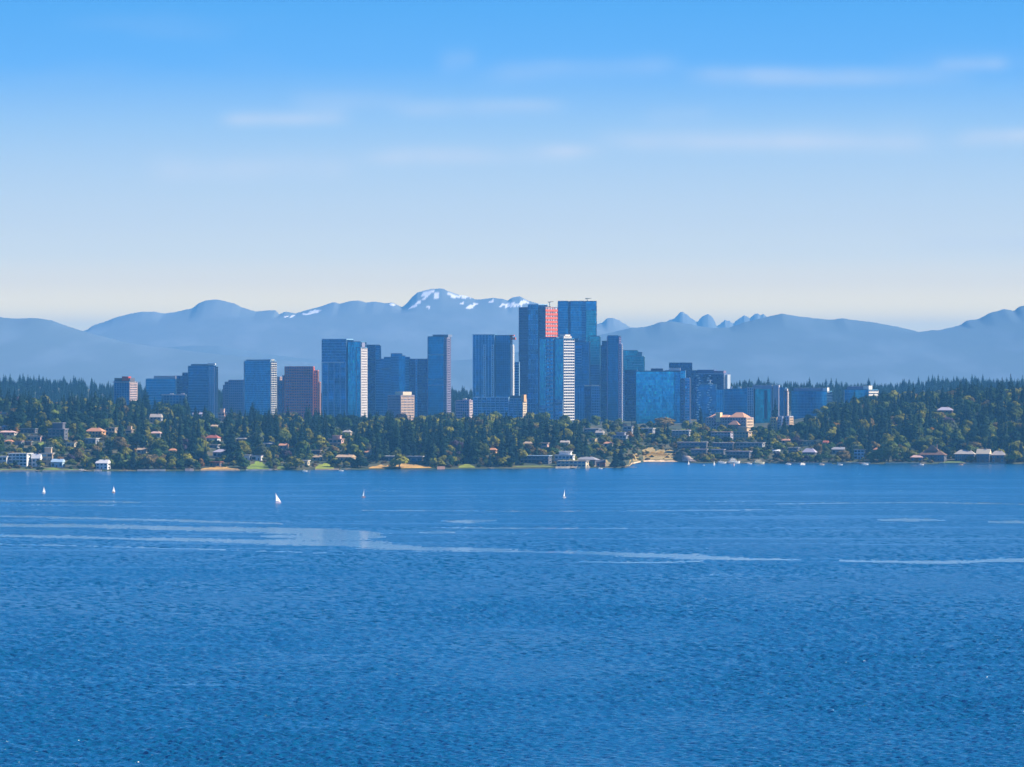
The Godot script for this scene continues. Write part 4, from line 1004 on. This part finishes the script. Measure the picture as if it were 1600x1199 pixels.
# ---------------------------------------------------------------- boats
func hull(mb: MB, l: float, b: float, h: float) -> void:
	var n := 8
	for i in n:
		for s in [-1.0, 1.0]:
			var p := []
			for k in 2:
				var t := float(i + k) / n
				var half := b * 0.5 * pow(maxf(0.0, 1.0 - pow(absf(t - 0.35) / 0.65 if t > 0.35 else (0.35 - t) * 0.9, 2.2)), 0.8)
				var sheer := h * (1.0 + 0.25 * t * t)
				p.append(Vector3(l * (t - 0.5), sheer, s * half)); p.append(Vector3(l * (t - 0.5) * 0.92, -0.25, s * half * 0.55)); p.append(Vector3(l * (t - 0.5), sheer, 0)); p.append(Vector3(l * (t - 0.5) * 0.92, -0.25, 0))
			if s > 0: mb.quad(p[0], p[4], p[5], p[1]); mb.quad(p[2], p[6], p[4], p[0])
			else: mb.quad(p[4], p[0], p[1], p[5]); mb.quad(p[6], p[2], p[0], p[4])
	mb.quad(Vector3(-l * 0.5, h, -b * 0.36), Vector3(-l * 0.5, h, b * 0.36), Vector3(-l * 0.46, -0.25, b * 0.2), Vector3(-l * 0.46, -0.25, -b * 0.2))

func sail(mb: MB, a: Vector3, b: Vector3, c: Vector3, belly: float) -> void:      # tack, head, clew; a curved sheet with thickness
	var n := 5
	for side in [0.0, 0.04]:
		for i in n:
			for j in n - i:
				var f := func(u: int, v: int) -> Vector3:
					var s := float(u) / n
					var t := float(v) / n
					return a * (1.0 - s - t) + b * s + c * t + Vector3(0, 0, belly * 4.0 * s * t + belly * 3.0 * (1.0 - s - t) * t + side)
				mb.tri(f.call(i, j), f.call(i + 1, j), f.call(i, j + 1))
				if i + j < n - 1: mb.tri(f.call(i + 1, j), f.call(i + 1, j + 1), f.call(i, j + 1))

func sailboat(label: String, px: float, py: float, tall: float, turn: float, heel: float, hc: Color, sc: Color, jib := true) -> void:
	var dist := EYE * FOC / (py - HOR)
	var h := tall / FOC * dist
	var o := thing("sailboat", label, "sailboat", Vector3(wx(px, dist), 0.0, -dist), turn, "sailboats on the lake")
	o.rotation.x = heel
	var l := h * 0.72
	var mb := MB.new(); mb.col = hc
	hull(mb, l, l * 0.3, l * 0.11)
	part("hull", mb, M.gel, o)
	var cb := MB.new(); cb.col = hc * 0.85
	cb.box(Vector3(-l * 0.12, l * 0.11, -l * 0.07), Vector3(l * 0.16, l * 0.16, l * 0.07))
	part("cabin", cb, M.gel, o)
	var ms := MB.new(); ms.col = Color(0.5, 0.5, 0.52)
	ms.tube(Vector3(l * 0.08, 0.1, 0), Vector3(l * 0.05, h, 0), 0.08, 0.05)
	part("mast", ms, M.wall, o)
	var bm := MB.new(); bm.col = Color(0.4, 0.4, 0.42)
	bm.tube(Vector3(l * 0.08, l * 0.22, 0), Vector3(-l * 0.42, l * 0.22, l * 0.05), 0.06, 0.05)
	part("boom", bm, M.wall, o)
	var s1 := MB.new(); s1.col = sc
	sail(s1, Vector3(l * 0.06, l * 0.25, 0), Vector3(l * 0.04, h * 0.98, 0), Vector3(-l * 0.42, l * 0.25, l * 0.05), l * 0.06)
	part("mainsail", s1, M.sail, o)
	if jib:
		var s2 := MB.new(); s2.col = sc
		sail(s2, Vector3(l * 0.48, l * 0.16, 0), Vector3(l * 0.07, h * 0.84, 0), Vector3(l * 0.0, l * 0.2, l * 0.08), l * 0.05)
		part("jib", s2, M.sail, o)

func motorboat(label: String, px: float, py: float, long: float, turn: float, decks: int, c := Color(0.84, 0.82, 0.76), called := "motor_yacht") -> void:
	var dist := EYE * FOC / (py - HOR)
	var l := long / FOC * dist
	var o := thing(called, label, "boat", Vector3(wx(px, dist), 0.0, -dist), turn, "boats moored along the shore")
	var mb := MB.new(); mb.col = c
	hull(mb, l, l * 0.28, l * 0.13)
	part("hull", mb, M.gel, o)
	for k in decks:
		var cb := MB.new(); cb.col = c
		var y0 := l * (0.13 + 0.11 * k)
		var a := -l * (0.36 - 0.06 * k); var b := l * (0.18 - 0.12 * k); var w := l * (0.11 - 0.02 * k)
		cb.box(Vector3(a, y0, -w), Vector3(b, y0 + l * 0.1, w))
		cb.quad(Vector3(b, y0 + l * 0.1, -w), Vector3(b + l * 0.1, y0, -w), Vector3(b + l * 0.1, y0, w), Vector3(b, y0 + l * 0.1, w))
		var p := part("cabin", cb, M.gel, o)
		var g := MB.new(); g.col = Color(0.03, 0.05, 0.08)
		for s in [-1.0, 1.0]: g.box(Vector3(a + l * 0.03, y0 + l * 0.04, s * w - 0.03), Vector3(b - l * 0.02, y0 + l * 0.075, s * w + 0.03))
		part("window_strip", g, M.pane, p)
	var ra := MB.new(); ra.col = c * 0.9
	ra.tube(Vector3(-l * 0.1, l * (0.12 + 0.11 * decks), 0), Vector3(-l * 0.16, l * (0.24 + 0.11 * decks), 0), 0.1, 0.06)
	ra.box(Vector3(-l * 0.2, l * (0.17 + 0.11 * decks), -l * 0.06), Vector3(-l * 0.12, l * (0.18 + 0.11 * decks), l * 0.06))
	part("radar_arch", ra, M.gel, o)

func build_boats() -> void:
	M.gel = mat(1, 1, 1, 0.25)
	M.sail = mat(1, 1, 1, 0.9)
	M.sail.backlight_enabled = true
	M.sail.backlight = Color(0.6, 0.6, 0.6)
	var w := Color(0.85, 0.84, 0.82)
	sailboat("white sailboat leaning hard in the middle of the lake", 435, 786.5, 17.5, 0.85, -0.42, Color(0.3, 0.28, 0.42), w)
	sailboat("small upright sailboat first in the line of boats", 68, 771, 11, 0.95, 0.0, Color(0.5, 0.5, 0.52), w)
	sailboat("small sailboat with a rusty hull, second in the line of boats", 177, 770, 11, 0.95, 0.03, Color(0.36, 0.20, 0.12), w)
	sailboat("grey-blue sailed boat heading away, fourth in the line of boats", 568, 777.5, 13, 0.95, 0.05, Color(0.36, 0.20, 0.16), Color(0.45, 0.55, 0.66), false)
	sailboat("lone upright sailboat off the shore's tip", 882, 778, 13, 0.95, 0.0, Color(0.6, 0.6, 0.6), w, false)
	sailboat("tiny white sailboat off the beach", 1076, 726, 7, 0.95, 0.0, w, w)
	sailboat("tiny white sailboat at the marina entrance", 1116, 727, 7.5, 0.95, 0.0, w, w)
	sailboat("tiny pinkish sailboat in front of the white yachts", 1147, 728, 6, 0.95, 0.0, Color(0.6, 0.4, 0.35), Color(0.72, 0.55, 0.5))
	motorboat("small white open boat between the tiny sailboats", 1100, 727.4, 4.0, 0.41, 0, w, "motorboat")
	motorboat("big white yacht with two decks in the marina", 1147, 724.2, 22.0, 0.43, 2)
	motorboat("cream yacht moored beside the big two-decked one", 1158, 722.8, 15.0, 0.74, 2, Color(0.66, 0.52, 0.36))
	motorboat("long low white cruiser at the marina dock", 1128, 724.4, 16.0, 0.40, 1)
	motorboat("sleek cream yacht at the end of the marina", 1186, 725.2, 20.0, 0.41, 2, Color(0.74, 0.66, 0.44))
	motorboat("white runabout tied up before the sleek cream yacht", 1171, 725.6, 9.0, 0.40, 1)
	motorboat("white boat moored under the marina woods", 1232, 726.4, 10.0, 0.41, 1)
	motorboat("low white cruiser moored at the pale bulkhead", 1254, 726.6, 13.0, 0.76, 1)
	motorboat("white and tan boat moored at the bulkhead's end", 1284, 727, 10.0, 0.42, 1, Color(0.66, 0.55, 0.42))
	motorboat("low white boat next to the leaning tree", 1313, 727, 9.0, 0.40, 1)
	motorboat("white boat tied to the wall before the broad bush", 1352, 726.6, 12.0, 0.41, 1)
	motorboat("white launch at the dock of the peaked mansion", 1440, 727, 9.0, 0.41, 1)
	motorboat("small orange-tinted launch by the mansion's lawn", 1502, 727, 8.0, 0.42, 1, Color(0.62, 0.42, 0.26), "motorboat")
	motorboat("white boat by the rocks near the white lone cottage", 128, 736.6, 13.0, 0.41, 1)
	motorboat("small white boat at the striped lawn's dock", 476, 737, 9.0, 0.40, 1)
	motorboat("white boat with a pale canopy by the vivid lawn", 533, 736.4, 8.0, 0.41, 1)
	motorboat("small boat near the cream terraced villa", 938, 733, 8.0, 0.44, 1)

# ---------------------------------------------------------------- trees
func conifer_mesh(sd: int, slim: float, lean: float) -> ArrayMesh:      # 1 m tall, drooping whorls of ragged boughs
	var r := RandomNumberGenerator.new()
	r.seed = sd
	var mb := MB.new()
	var levels := 24
	for k in levels:
		var t := 0.08 + 0.92 * pow(float(k) / levels, 0.92)
		var reach := slim * pow(1.0 - t, 0.78) * r.randf_range(0.65, 1.25) + 0.012
		if t < 0.2: reach *= 0.7
		var n := 8 if t < 0.75 else 5
		var off := r.randf() * TAU
		for i in n:
			if r.randf() < 0.13: continue
			var a := off + TAU * (i + r.randf_range(-0.35, 0.35)) / n
			var d := Vector3(cos(a), 0, sin(a))
			var q := Vector3(-d.z, 0, d.x)
			var l := reach * r.randf_range(0.6, 1.2)
			var y := t + r.randf_range(-0.015, 0.015)
			var root := Vector3(lean * y * y, y, 0)
			var drop := l * r.randf_range(0.25, 0.65)
			var tip := root + d * l - Vector3(0, drop, 0)
			var wd := l * r.randf_range(0.28, 0.42)
			var m := root.lerp(tip, 0.55) + Vector3(0, drop * 0.22, 0)
			var v := r.randf_range(0.7, 1.3)
			mb.col = Color(v, v, v * r.randf_range(0.85, 1.1))
			mb.tri(root + Vector3(0, 0.012, 0), m + q * wd, m - q * wd)
			mb.tri(m + q * wd, tip + q * wd * 0.25, m)
			mb.tri(m, tip - q * wd * 0.3, m - q * wd)
			mb.tri(m + q * wd * 0.8, m + q * wd * 0.5 - Vector3(0, drop * 0.7 + 0.02, 0), m - q * wd * 0.2)
			mb.tri(m - q * wd * 0.8, m + q * wd * 0.1, m - q * wd * 0.5 - Vector3(0, drop * 0.8 + 0.02, 0) + d * l * 0.1)
	mb.tri(Vector3(lean, 1.03, 0), Vector3(lean + 0.012, 0.93, 0.006), Vector3(lean - 0.012, 0.93, -0.006))
	return mb.mesh(null)

func leafy_mesh(sd: int, wide: float, lobes: int, droop: float) -> ArrayMesh:      # 1 m tall crown of leaf clumps round several boughs
	var r := RandomNumberGenerator.new()
	r.seed = sd
	var mb := MB.new()
	for k in lobes:
		var a := r.randf() * TAU
		var h := pow(r.randf(), 0.8)
		var rad := wide * 0.62 * sqrt(r.randf()) * sqrt(maxf(0.05, 1.0 - pow(absf(h - 0.4) / 0.62, 2.0)))
		var c := Vector3(cos(a) * rad, 0.3 + 0.55 * h, sin(a) * rad)
		var s := r.randf_range(0.19, 0.28) * (0.6 + wide)
		var tone := r.randf_range(0.75, 1.25)
		for i in 84:
			var n := Vector3(r.randfn(), r.randfn() * 0.9 + 0.25, r.randfn()).normalized()
			var p := c + Vector3(n.x, n.y * 0.72, n.z) * s * r.randf_range(0.75, 1.12)
			p.y -= droop * maxf(0.0, Vector2(p.x, p.z).length() - wide * 0.35) * 1.4
			n = (n + Vector3(r.randfn(), r.randfn(), r.randfn()) * 0.30).normalized()
			var u := n.cross(Vector3(0.3, 0.9, 0.2)).normalized()
			var w := n.cross(u)
			var e := s * r.randf_range(0.2, 0.36)
			var v := tone * r.randf_range(0.8, 1.2)
			mb.col = Color(v, v, v)
			mb.tri(p + u * e, p - u * e * 0.6 + w * e, p - u * e * 0.5 - w * e * 0.9)
			mb.tri(p - u * e * 1.1, p + w * e * 0.9 + u * e * 0.2, p - w * e * 0.7 + u * e * 0.5)
	return mb.mesh(null)

func trunk_mesh(sd: int, leafy: bool) -> ArrayMesh:
	var r := RandomNumberGenerator.new()
	r.seed = sd
	var mb := MB.new()
	if leafy:
		mb.tube(Vector3(0, -0.08, 0), Vector3(0.01, 0.34, 0), 0.035, 0.024)
		for i in 5:
			var a := TAU * i / 5.0 + r.randf()
			mb.tube(Vector3(0.01, 0.28, 0), Vector3(cos(a) * 0.22, 0.55 + r.randf() * 0.2, sin(a) * 0.22), 0.018, 0.006, 5)
	else:
		mb.tube(Vector3(0, -0.08, 0), Vector3(0, 0.5, 0), 0.017, 0.010)
		mb.tube(Vector3(0, 0.5, 0), Vector3(0, 0.98, 0), 0.010, 0.002, 5)
	return mb.mesh(M.bark)

var con := []
var leaf := []
var con_mats := []
var leaf_mats := []
var spots := []             # every tree: {k: kind (0 conifer, 1 broadleaf), x, d, y, h, w, m: material, v: shape, n: label or ""}

func foliage(r: float, g: float, b: float) -> StandardMaterial3D:
	var m := mat(r, g, b, 0.95)
	m.metallic_specular = 0.2
	m.backlight_enabled = true
	m.backlight = Color(r * 2.0, g * 2.0, b).linear_to_srgb()
	m.backlight = Color(0.35, 0.35, 0.2)
	return m

func covered(px0: float, px1: float, top: float, dist: float) -> bool:       # would this tree hide a house?
	for h in houses:
		if dist < h[4] + 4.0 and px1 > h[0] + 1.5 and px0 < h[1] - 0.5 and top < h[3] - (h[3] - h[2]) * 0.5 and dist > h[4] - 700.0:
			var gy := to_py(ground(wx((px0 + px1) * 0.5, dist), dist), dist)
			if gy > h[2]: return true
	return false

func add_tree(kind: int, px: float, dist: float, h: float, w: float, m: int, v: int, n := "") -> void:
	var x := wx(px, dist)
	spots.append({"k": kind, "x": x, "d": dist, "y": ground(x, dist), "h": h, "w": w, "m": m, "v": v, "n": n, "px": px})

func plant(kind: int, px: float, foot: float, tall: float, wide: float, m: int, v: int, n: String) -> void:      # a tree read off the photograph: column, foot row, height and width in pixels
	var p := on_ground(px, foot)
	var k := p.z / FOC
	add_tree(kind, px, p.z, tall * k, wide * k, m, v, n)

func build_trees() -> void:
	M.bark = mat(0.07, 0.05, 0.035)
	for i in 6: con.append([conifer_mesh(100 + i, [0.20, 0.24, 0.28, 0.22, 0.31, 0.18][i], [0.0, 0.02, -0.015, 0.0, 0.01, 0.0][i]), trunk_mesh(i, false)])
	for i in 6: leaf.append([leafy_mesh(200 + i, [0.42, 0.5, 0.56, 0.36, 0.48, 0.6][i], [8, 9, 10, 7, 10, 11][i], [0.0, 0.1, 0.2, 0.0, 0.5, 0.1][i]), trunk_mesh(50 + i, true)])
	for c in [[0.009, 0.032, 0.028], [0.015, 0.044, 0.027], [0.032, 0.064, 0.032], [0.007, 0.026, 0.032]]: con_mats.append(foliage(c[0], c[1], c[2]))
	for c in [[0.050, 0.105, 0.026], [0.125, 0.165, 0.024], [0.260, 0.250, 0.020], [0.200, 0.150, 0.050], [0.300, 0.160, 0.020], [0.085, 0.065, 0.095], [0.120, 0.150, 0.080], [0.015, 0.046, 0.032]]: leaf_mats.append(foliage(c[0], c[1], c[2]))
	# trees one can name in the photograph
	plant(0, 961, 731.5, 32, 13, 0, 4, "taller trunk of the dark conifer pair on the shore's tip")
	plant(0, 970, 731.5, 34, 15, 3, 4, "broad conifer at the very tip of the shore")
	plant(1, 624, 731, 22, 32, 2, 4, "spreading yellow green willow on the golden bank")
	plant(1, 31, 660, 24, 20, 2, 1, "round olive tree above the small orange house")
	plant(1, 66, 671, 28, 26, 2, 0, "rounded yellow green tree with a dark shaded flank")
	plant(0, 118, 683, 42, 30, 2, 4, "broad rounded conifer between the dark tiered and orange roofed houses")
	plant(0, 20, 672, 30, 22, 0, 2, "stout conifer below the round olive tree")
	plant(0, 361, 716, 50, 30, 0, 4, "big broad conifer beside the lavender house")
	plant(1, 155, 712, 20, 14, 2, 3, "bright green leaning tree below the white framed deck")
	plant(1, 185, 708, 26, 26, 3, 2, "brownish shrubby tree near the wood's edge")
	plant(0, 283, 728, 46, 16, 2, 0, "grey green poplar-like conifer with the sunlit edge")
	plant(1, 279, 728, 34, 12, 2, 3, "yellow green slim tree leaning on the poplar-like conifer")
	plant(1, 315, 733, 16, 12, 4, 3, "small golden tree at the yellow shore strip")
	plant(1, 446, 720, 17, 22, 5, 2, "purple leaved tree near the striped lawn")
	plant(1, 462, 735, 16, 24, 2, 2, "round olive bush arching over the shore")
	plant(1, 427, 735, 13, 13, 6, 1, "bluish bush beside the striped lawn")
	plant(1, 700, 723, 18, 40, 3, 5, "wide tan and green tree above the orange boathouse wall")
	plant(1, 731, 690, 15, 8, 2, 3, "small yellow tree glowing in the dark wood")
	plant(1, 866, 684, 18, 16, 4, 1, "orange tinted tree below the white-banded tower")
	plant(1, 851, 686, 16, 12, 2, 1, "small yellow green tree next to the orange tinted one")
	plant(1, 1036, 672, 18, 40, 3, 5, "wide olive trees clump below the big bright glass block")
	plant(1, 1317, 722, 17, 26, 3, 2, "leaning tan tree over the moored boats")
	plant(1, 1322, 682, 12, 8, 4, 3, "tiny golden tree in the dark marina wood")
	plant(1, 1300, 690, 20, 30, 2, 5, "pale green broad tree at the foot of the hill")
	plant(1, 1388, 722, 30, 38, 1, 2, "large round green tree on the shore below the hill")
	plant(1, 1562, 652, 26, 22, 2, 1, "bright yellow green tree high on the conifer hill")
	plant(1, 1575, 640, 26, 18, 2, 3, "second bright yellow green tree beside the one on the hill")
	plant(0, 1579, 630, 46, 18, 0, 1, "tallest lone conifer standing above the hilltop")
	plant(0, 1520, 640, 44, 34, 0, 4, "massive dark conifer crown on the hill")
	plant(1, 1590, 716, 26, 26, 2, 1, "yellow green tree past the long mansion")
	plant(1, 1585, 728, 18, 24, 2, 2, "round yellow green bush on the shore past the long mansion")
	plant(1, 1520, 706, 16, 46, 3, 5, "wide olive treetop right behind the long mansion")
	plant(1, 1446, 702, 18, 40, 1, 5, "wide green treetop behind the peaked mansion")
	plant(1, 1516, 672, 22, 18, 6, 1, "pale round tree standing alone on the hill's flank")
	plant(0, 228, 622, 38, 22, 0, 2, "dark conifer between the red-box block and the wide glass block")
	for a in [[980, 724, 11, 12, 1, 0, "low green tree just past the tip conifer"], [986, 719, 9, 11, 3, 2, "tan shrub tree at the corner of the beach"], [992, 713, 10, 12, 6, 1, "pale tree above the beach corner"], [1000, 704, 9, 14, 1, 5, "spreading green tree on top of the park slope"], [1022, 700, 8, 12, 3, 2, "tan tree on the crest of the park"], [1040, 700, 12, 11, 7, 0, "dark round tree on the crest of the park"], [1053, 702, 10, 14, 3, 5, "brown green tree at the far end of the park"], [1060, 714, 7, 9, 0, 1, "small green tree beside the gravel ramp"], [1012, 711, 5, 8, 6, 2, "small pale bush over the sand"], [998, 712, 6, 10, 1, 1, "light bush beside the white beach shelter"]]:
		plant(1, a[0], a[1], a[2], a[3], a[4], a[5], a[6])
	var big := []                                          # the tall firs that stand out along the slope
	for px in range(588, 834, 8): big.append([px + rng.randf_range(-3, 3), rng.randf_range(706, 727), rng.randf_range(36, 55)])
	for px in [172, 186, 196, 206, 222, 236, 250, 262, 300, 318, 330, 378, 388, 405, 420, 433, 458, 470, 485, 497, 508, 560, 572, 842, 858, 876, 905]: big.append([px + rng.randf_range(-2, 2), rng.randf_range(692, 722), rng.randf_range(36, 52)])
	for px in [1045, 1062, 1092, 1200, 1214, 1226, 1338, 1352, 1372, 1396, 1410, 1430, 1452, 1490, 1505, 1540]: big.append([px + rng.randf_range(-3, 3), rng.randf_range(655, 690), rng.randf_range(28, 42)])
	for b in big:
		var p := on_ground(b[0], b[1])
		var top: float = b[1] - b[2]
		if not covered(b[0] - 5.0, b[0] + 5.0, top, p.z): plant(0, b[0], b[1], b[2], b[2] * rng.randf_range(0.34, 0.44), [0, 0, 3, 1][rng.randi() % 4], rng.randi() % 6, "")
	var named := spots.size()
	# the woods, thinned where the photograph shows houses, lawns and the bay
	var tries := 0
	while spots.size() < named + 2500 and tries < 26000:
		tries += 1
		var px := rng.randf_range(-120.0, 1720.0)
		var d := 6.0 + 1450.0 * pow(rng.randf(), 1.45)
		var x := wx(px, 5400.0)
		x = wx(px, shore(x) + d)
		var dist := shore(x) + d
		if dist > 6720.0: continue
		var bay := px > 984.0 and px < 1255.0
		if bay and (d < 170.0 if px < 1062.0 else d < 240.0) and rng.randf() < (0.96 if px < 1062.0 else 0.8): continue
		if bay and rng.randf() < 0.45: continue
		if px > 930.0 and px < 986.0 and d < 190.0 and rng.randf() < 0.9: continue
		var skip := false
		for l in lawns:
			if px > l[0] - 1.0 and px < l[1] + 1.0 and d > l[2] - 10.0 and d < l[3] + 8.0: skip = true
		if skip: continue
		var open := nz.get_noise_2d(x * 2.2 + 50.0, dist * 2.2)
		var leafy_share := 0.46
		if d < 90.0: leafy_share = 0.62
		elif px < 210.0 and d < 420.0: leafy_share = 0.6
		elif px > 1380.0: leafy_share = 0.62
		var kind := 1 if rng.randf() + open * 0.5 < leafy_share else 0
		var h := rng.randf_range(16.0, 34.0) if kind == 0 else rng.randf_range(9.0, 20.0)
		if kind == 0 and rng.randf() < 0.2: h *= 1.3
		if d < 60.0: h *= rng.randf_range(0.45, 0.9)
		if bay: h *= 0.72
		var w := h * rng.randf_range(0.8, 1.25)
		var half := (h * 0.17 if kind == 0 else w * 0.45) / dist * FOC
		var top := to_py(ground(x, dist) + h, dist)
		if covered(px - half, px + half, top, dist): continue
		# keep the tree line under the towers where the photograph has it
		var line := lerp_list([[-200, 596], [100, 604], [170, 612], [200, 616], [330, 624], [430, 634], [520, 640], [600, 644], [760, 645], [900, 652], [1000, 655], [1180, 668], [1240, 660], [1290, 632], [1330, 612], [1440, 602], [1500, 596], [1560, 592], [1720, 590]], px)
		if top < line + rng.randf_range(-7.0, 6.0): continue
		var m := 0
		if kind == 0: m = [0, 0, 1, 1, 2, 3][rng.randi() % 6]
		else: m = [0, 0, 1, 1, 2, 2, 6, 1, 7, 7, 1, 3, 5 if rng.randf() < 0.15 else 7, 4 if rng.randf() < 0.1 else 2][rng.randi() % 14]
		add_tree(kind, px, dist, h, w, m, rng.randi() % 6)
	tries = 0
	while tries < 3600:                                    # smaller garden trees between the houses
		tries += 1
		var px := rng.randf_range(-100.0, 1700.0)
		var d := 8.0 + 620.0 * pow(rng.randf(), 1.3)
		var x := wx(px, shore(wx(px, 5400.0)) + d)
		var dist := shore(x) + d
		var skip := (px > 984.0 and px < 1062.0 and d < 60.0) or (px > 950.0 and px < 985.0 and d < 60.0)
		for l in lawns:
			if px > l[0] - 0.5 and px < l[1] + 0.5 and d > l[2] - 6.0 and d < l[3] + 5.0: skip = true
		if skip: continue
		var h := rng.randf_range(4.0, 11.0)
		var w := h * rng.randf_range(0.9, 1.5)
		var half := w * 0.45 / dist * FOC
		if covered(px - half, px + half, to_py(ground(x, dist) + h, dist), dist): continue
		add_tree(1, px, dist, h, w, [0, 1, 1, 2, 2, 3, 6, 7, 0, 7, 2, 2, 5 if rng.randf() < 0.2 else 0, 4 if rng.randf() < 0.15 else 1][rng.randi() % 14], rng.randi() % 6)
	# which of them show largest: the front-most columns of the picture
	var order := []
	for i in range(named, spots.size()):
		var s: Dictionary = spots[i]
		if s.px > 2.0 and s.px < 1598.0: order.append([-s.h / s.d + (s.d - shore(s.x)) * 2.2e-6, i])
	order.sort()
	var single := {}
	var left := [205, 265]
	for i in named:
		single[i] = true
	for q in order:
		var s: Dictionary = spots[q[1]]
		if left[s.k] > 0:
			left[s.k] -= 1
			single[q[1]] = true
	# names of the single trees: what rises above them, how far up the slope, and which one from the left
	var keys := {}
	for i in single:
		var s: Dictionary = spots[i]
		if s.n: continue
		var near := ""
		var best := 1e9
		for t in towers:
			if absf(t[0] - s.px) < best:
				best = absf(t[0] - s.px)
				near = t[1]
		if s.px > 1400.0: near = "open hill sky" if s.px < 1500.0 else "lone hilltop conifer"
		if s.px < 150.0: near = "far conifer ridge"
		var d: float = s.d - shore(s.x)
		var tier := "on shore" if d < 60.0 else ("low down" if d < 200.0 else ("midway up" if d < 450.0 else "high up"))
		var look: String = ["dark conifer", "green conifer", "grey-green conifer", "blue-dark conifer"][s.m] if s.k == 0 else ["green broadleaf", "light green tree", "yellow-green tree", "brownish tree", "orange tree", "purplish tree", "pale tree", "dark broadleaf"][s.m]
		var key := look + "|" + tier + "|" + near
		if not keys.has(key): keys[key] = []
		keys[key].append(i)
	for key in keys:
		var f: PackedStringArray = key.split("|")
		var ids: Array = keys[key]
		ids.sort_custom(func(a, b): return spots[a].px < spots[b].px)
		for k in ids.size():
			var text := "%s %s under the %s" % [f[0], f[1], f[2]]
			if ids.size() > 1: text += ", %s from left" % ["first", "second", "third", "fourth", "fifth", "sixth", "seventh", "eighth", "ninth", "tenth", "eleventh", "twelfth", "thirteenth", "fourteenth", "fifteenth", "sixteenth", "seventeenth", "eighteenth", "nineteenth", "twentieth"][k] if k < 20 else ", number %d from left" % (k + 1)
			spots[ids[k]].n = text
	var proto := {}
	var rest := {}
	for i in spots.size():
		var s: Dictionary = spots[i]
		var shape: Array = (con if s.k == 0 else leaf)[s.v]
		var crown_mat: Material = (con_mats if s.k == 0 else leaf_mats)[s.m]
		var key := "%d_%d_%d" % [s.k, s.v, s.m]
		var b := Basis(Vector3.UP, rng.randf() * TAU)
		var wide: float = s.h if s.k == 0 else s.w
		if s.k == 0 and i < named: wide = s.w * 2.4
		b = b.scaled(Vector3(wide, s.h, wide))
		if single.has(i):
			var o: Node3D
			if proto.has(key): o = proto[key].duplicate()
			else:
				o = Node3D.new()
				var t := MeshInstance3D.new()
				t.name = "trunk"
				t.mesh = shape[1]
				o.add_child(t, true)
				var c := MeshInstance3D.new()
				c.name = "crown"
				c.mesh = shape[0]
				c.material_override = crown_mat
				o.add_child(c, true)
				proto[key] = o
			o.name = numbered("conifer" if s.k == 0 else "broadleaf_tree")
			add_child(o)
			o.transform = Transform3D(b, Vector3(s.x, s.y, -s.d))
			tag(o, s.n, "tree", "conifers of the wooded shore" if s.k == 0 else "broadleaf trees of the wooded shore")
		else:
			if not rest.has(key): rest[key] = []
			rest[key].append(Transform3D(b, Vector3(s.x, s.y, -s.d)))
	for key in rest:
		var f: PackedStringArray = key.split("_")
		var k := int(f[0])
		wood("conifer_woods" if k == 0 else "leafy_woods", (con if k == 0 else leaf)[int(f[1])][0], (con_mats if k == 0 else leaf_mats)[int(f[2])], rest[key], "dense woods behind the single trees of the shore")
	# the far conifer ridges
	var far := [[], [], [], []]
	for i in 7600:
		var px := rng.randf_range(-120.0, 1720.0)
		var dist := rng.randf_range(8450.0, 9650.0)
		var x := wx(px, dist)
		var h := rng.randf_range(9.0, 19.0) * (1.5 if rng.randf() < 0.1 else 1.0)
		far[i % 4].append(Transform3D(Basis(Vector3.UP, rng.randf() * TAU).scaled(Vector3(h * 1.15, h, h * 1.15)), Vector3(x, ground(x, dist) - 1.0, -dist)))
	for i in 4: wood("far_conifer_ridge", con[[0, 1, 2, 3][i]][0], con_mats[[0, 1, 3, 0][i]], far[i], "far conifer ridge behind the city")
	# undergrowth and hedges between the houses, too small to count
	var low := [[], []]
	for i in 3000:
		var px := rng.randf_range(-100.0, 1700.0)
		var d := 5.0 + 700.0 * pow(rng.randf(), 1.7)
		var x := wx(px, shore(wx(px, 5400.0)) + d)
		var dist := shore(x) + d
		var skip := px > 983.0 and px < 1060.0 and d < 50.0
		for l in lawns:
			if px > l[0] and px < l[1] and d > l[2] - 4.0 and d < l[3] + 2.0: skip = true
		for q in houses:
			if px > q[0] - 2.0 and px < q[1] + 2.0 and absf(dist - q[4] - 4.0) < 10.0: skip = true
		if skip: continue
		var h := rng.randf_range(1.4, 3.6)
		low[i % 2].append(Transform3D(Basis(Vector3.UP, rng.randf() * TAU).scaled(Vector3(h * 1.5, h, h * 1.5)), Vector3(x, ground(x, dist) - h * 0.25, -dist)))
	for i in 70:                                          # scrub on the park slope
		var px := rng.randf_range(984.0, 1066.0)
		var d := rng.randf_range(36.0, 135.0)
		var x := wx(px, shore(wx(px, 5540.0)) + d)
		var dist := shore(x) + d
		var h := rng.randf_range(1.2, 3.4)
		if px > 1010.0 and px < 1044.0 and d > 60.0 and d < 108.0: continue
		low[i % 2].append(Transform3D(Basis(Vector3.UP, rng.randf() * TAU).scaled(Vector3(h * 1.6, h, h * 1.6)), Vector3(x, ground(x, dist) - h * 0.25, -dist)))
	wood("undergrowth", leaf[2][0], leaf_mats[0], low[0], "green undergrowth along the shore")
	wood("undergrowth", leaf[5][0], leaf_mats[3], low[1], "brownish undergrowth along the shore")

func wood(called: String, mesh: Mesh, m: Material, at: Array, label: String) -> void:
	var mm := MultiMesh.new()
	mm.transform_format = MultiMesh.TRANSFORM_3D
	mm.mesh = mesh
	mm.instance_count = at.size()
	for i in at.size(): mm.set_instance_transform(i, at[i])
	var o := MultiMeshInstance3D.new()
	o.name = numbered(called)
	o.multimesh = mm
	o.material_override = m
	add_child(o)
	tag(o, label, "", "", "stuff")

func build_rest() -> void:
	build_city()
	build_houses()
	build_shore()
	build_boats()
	build_trees()
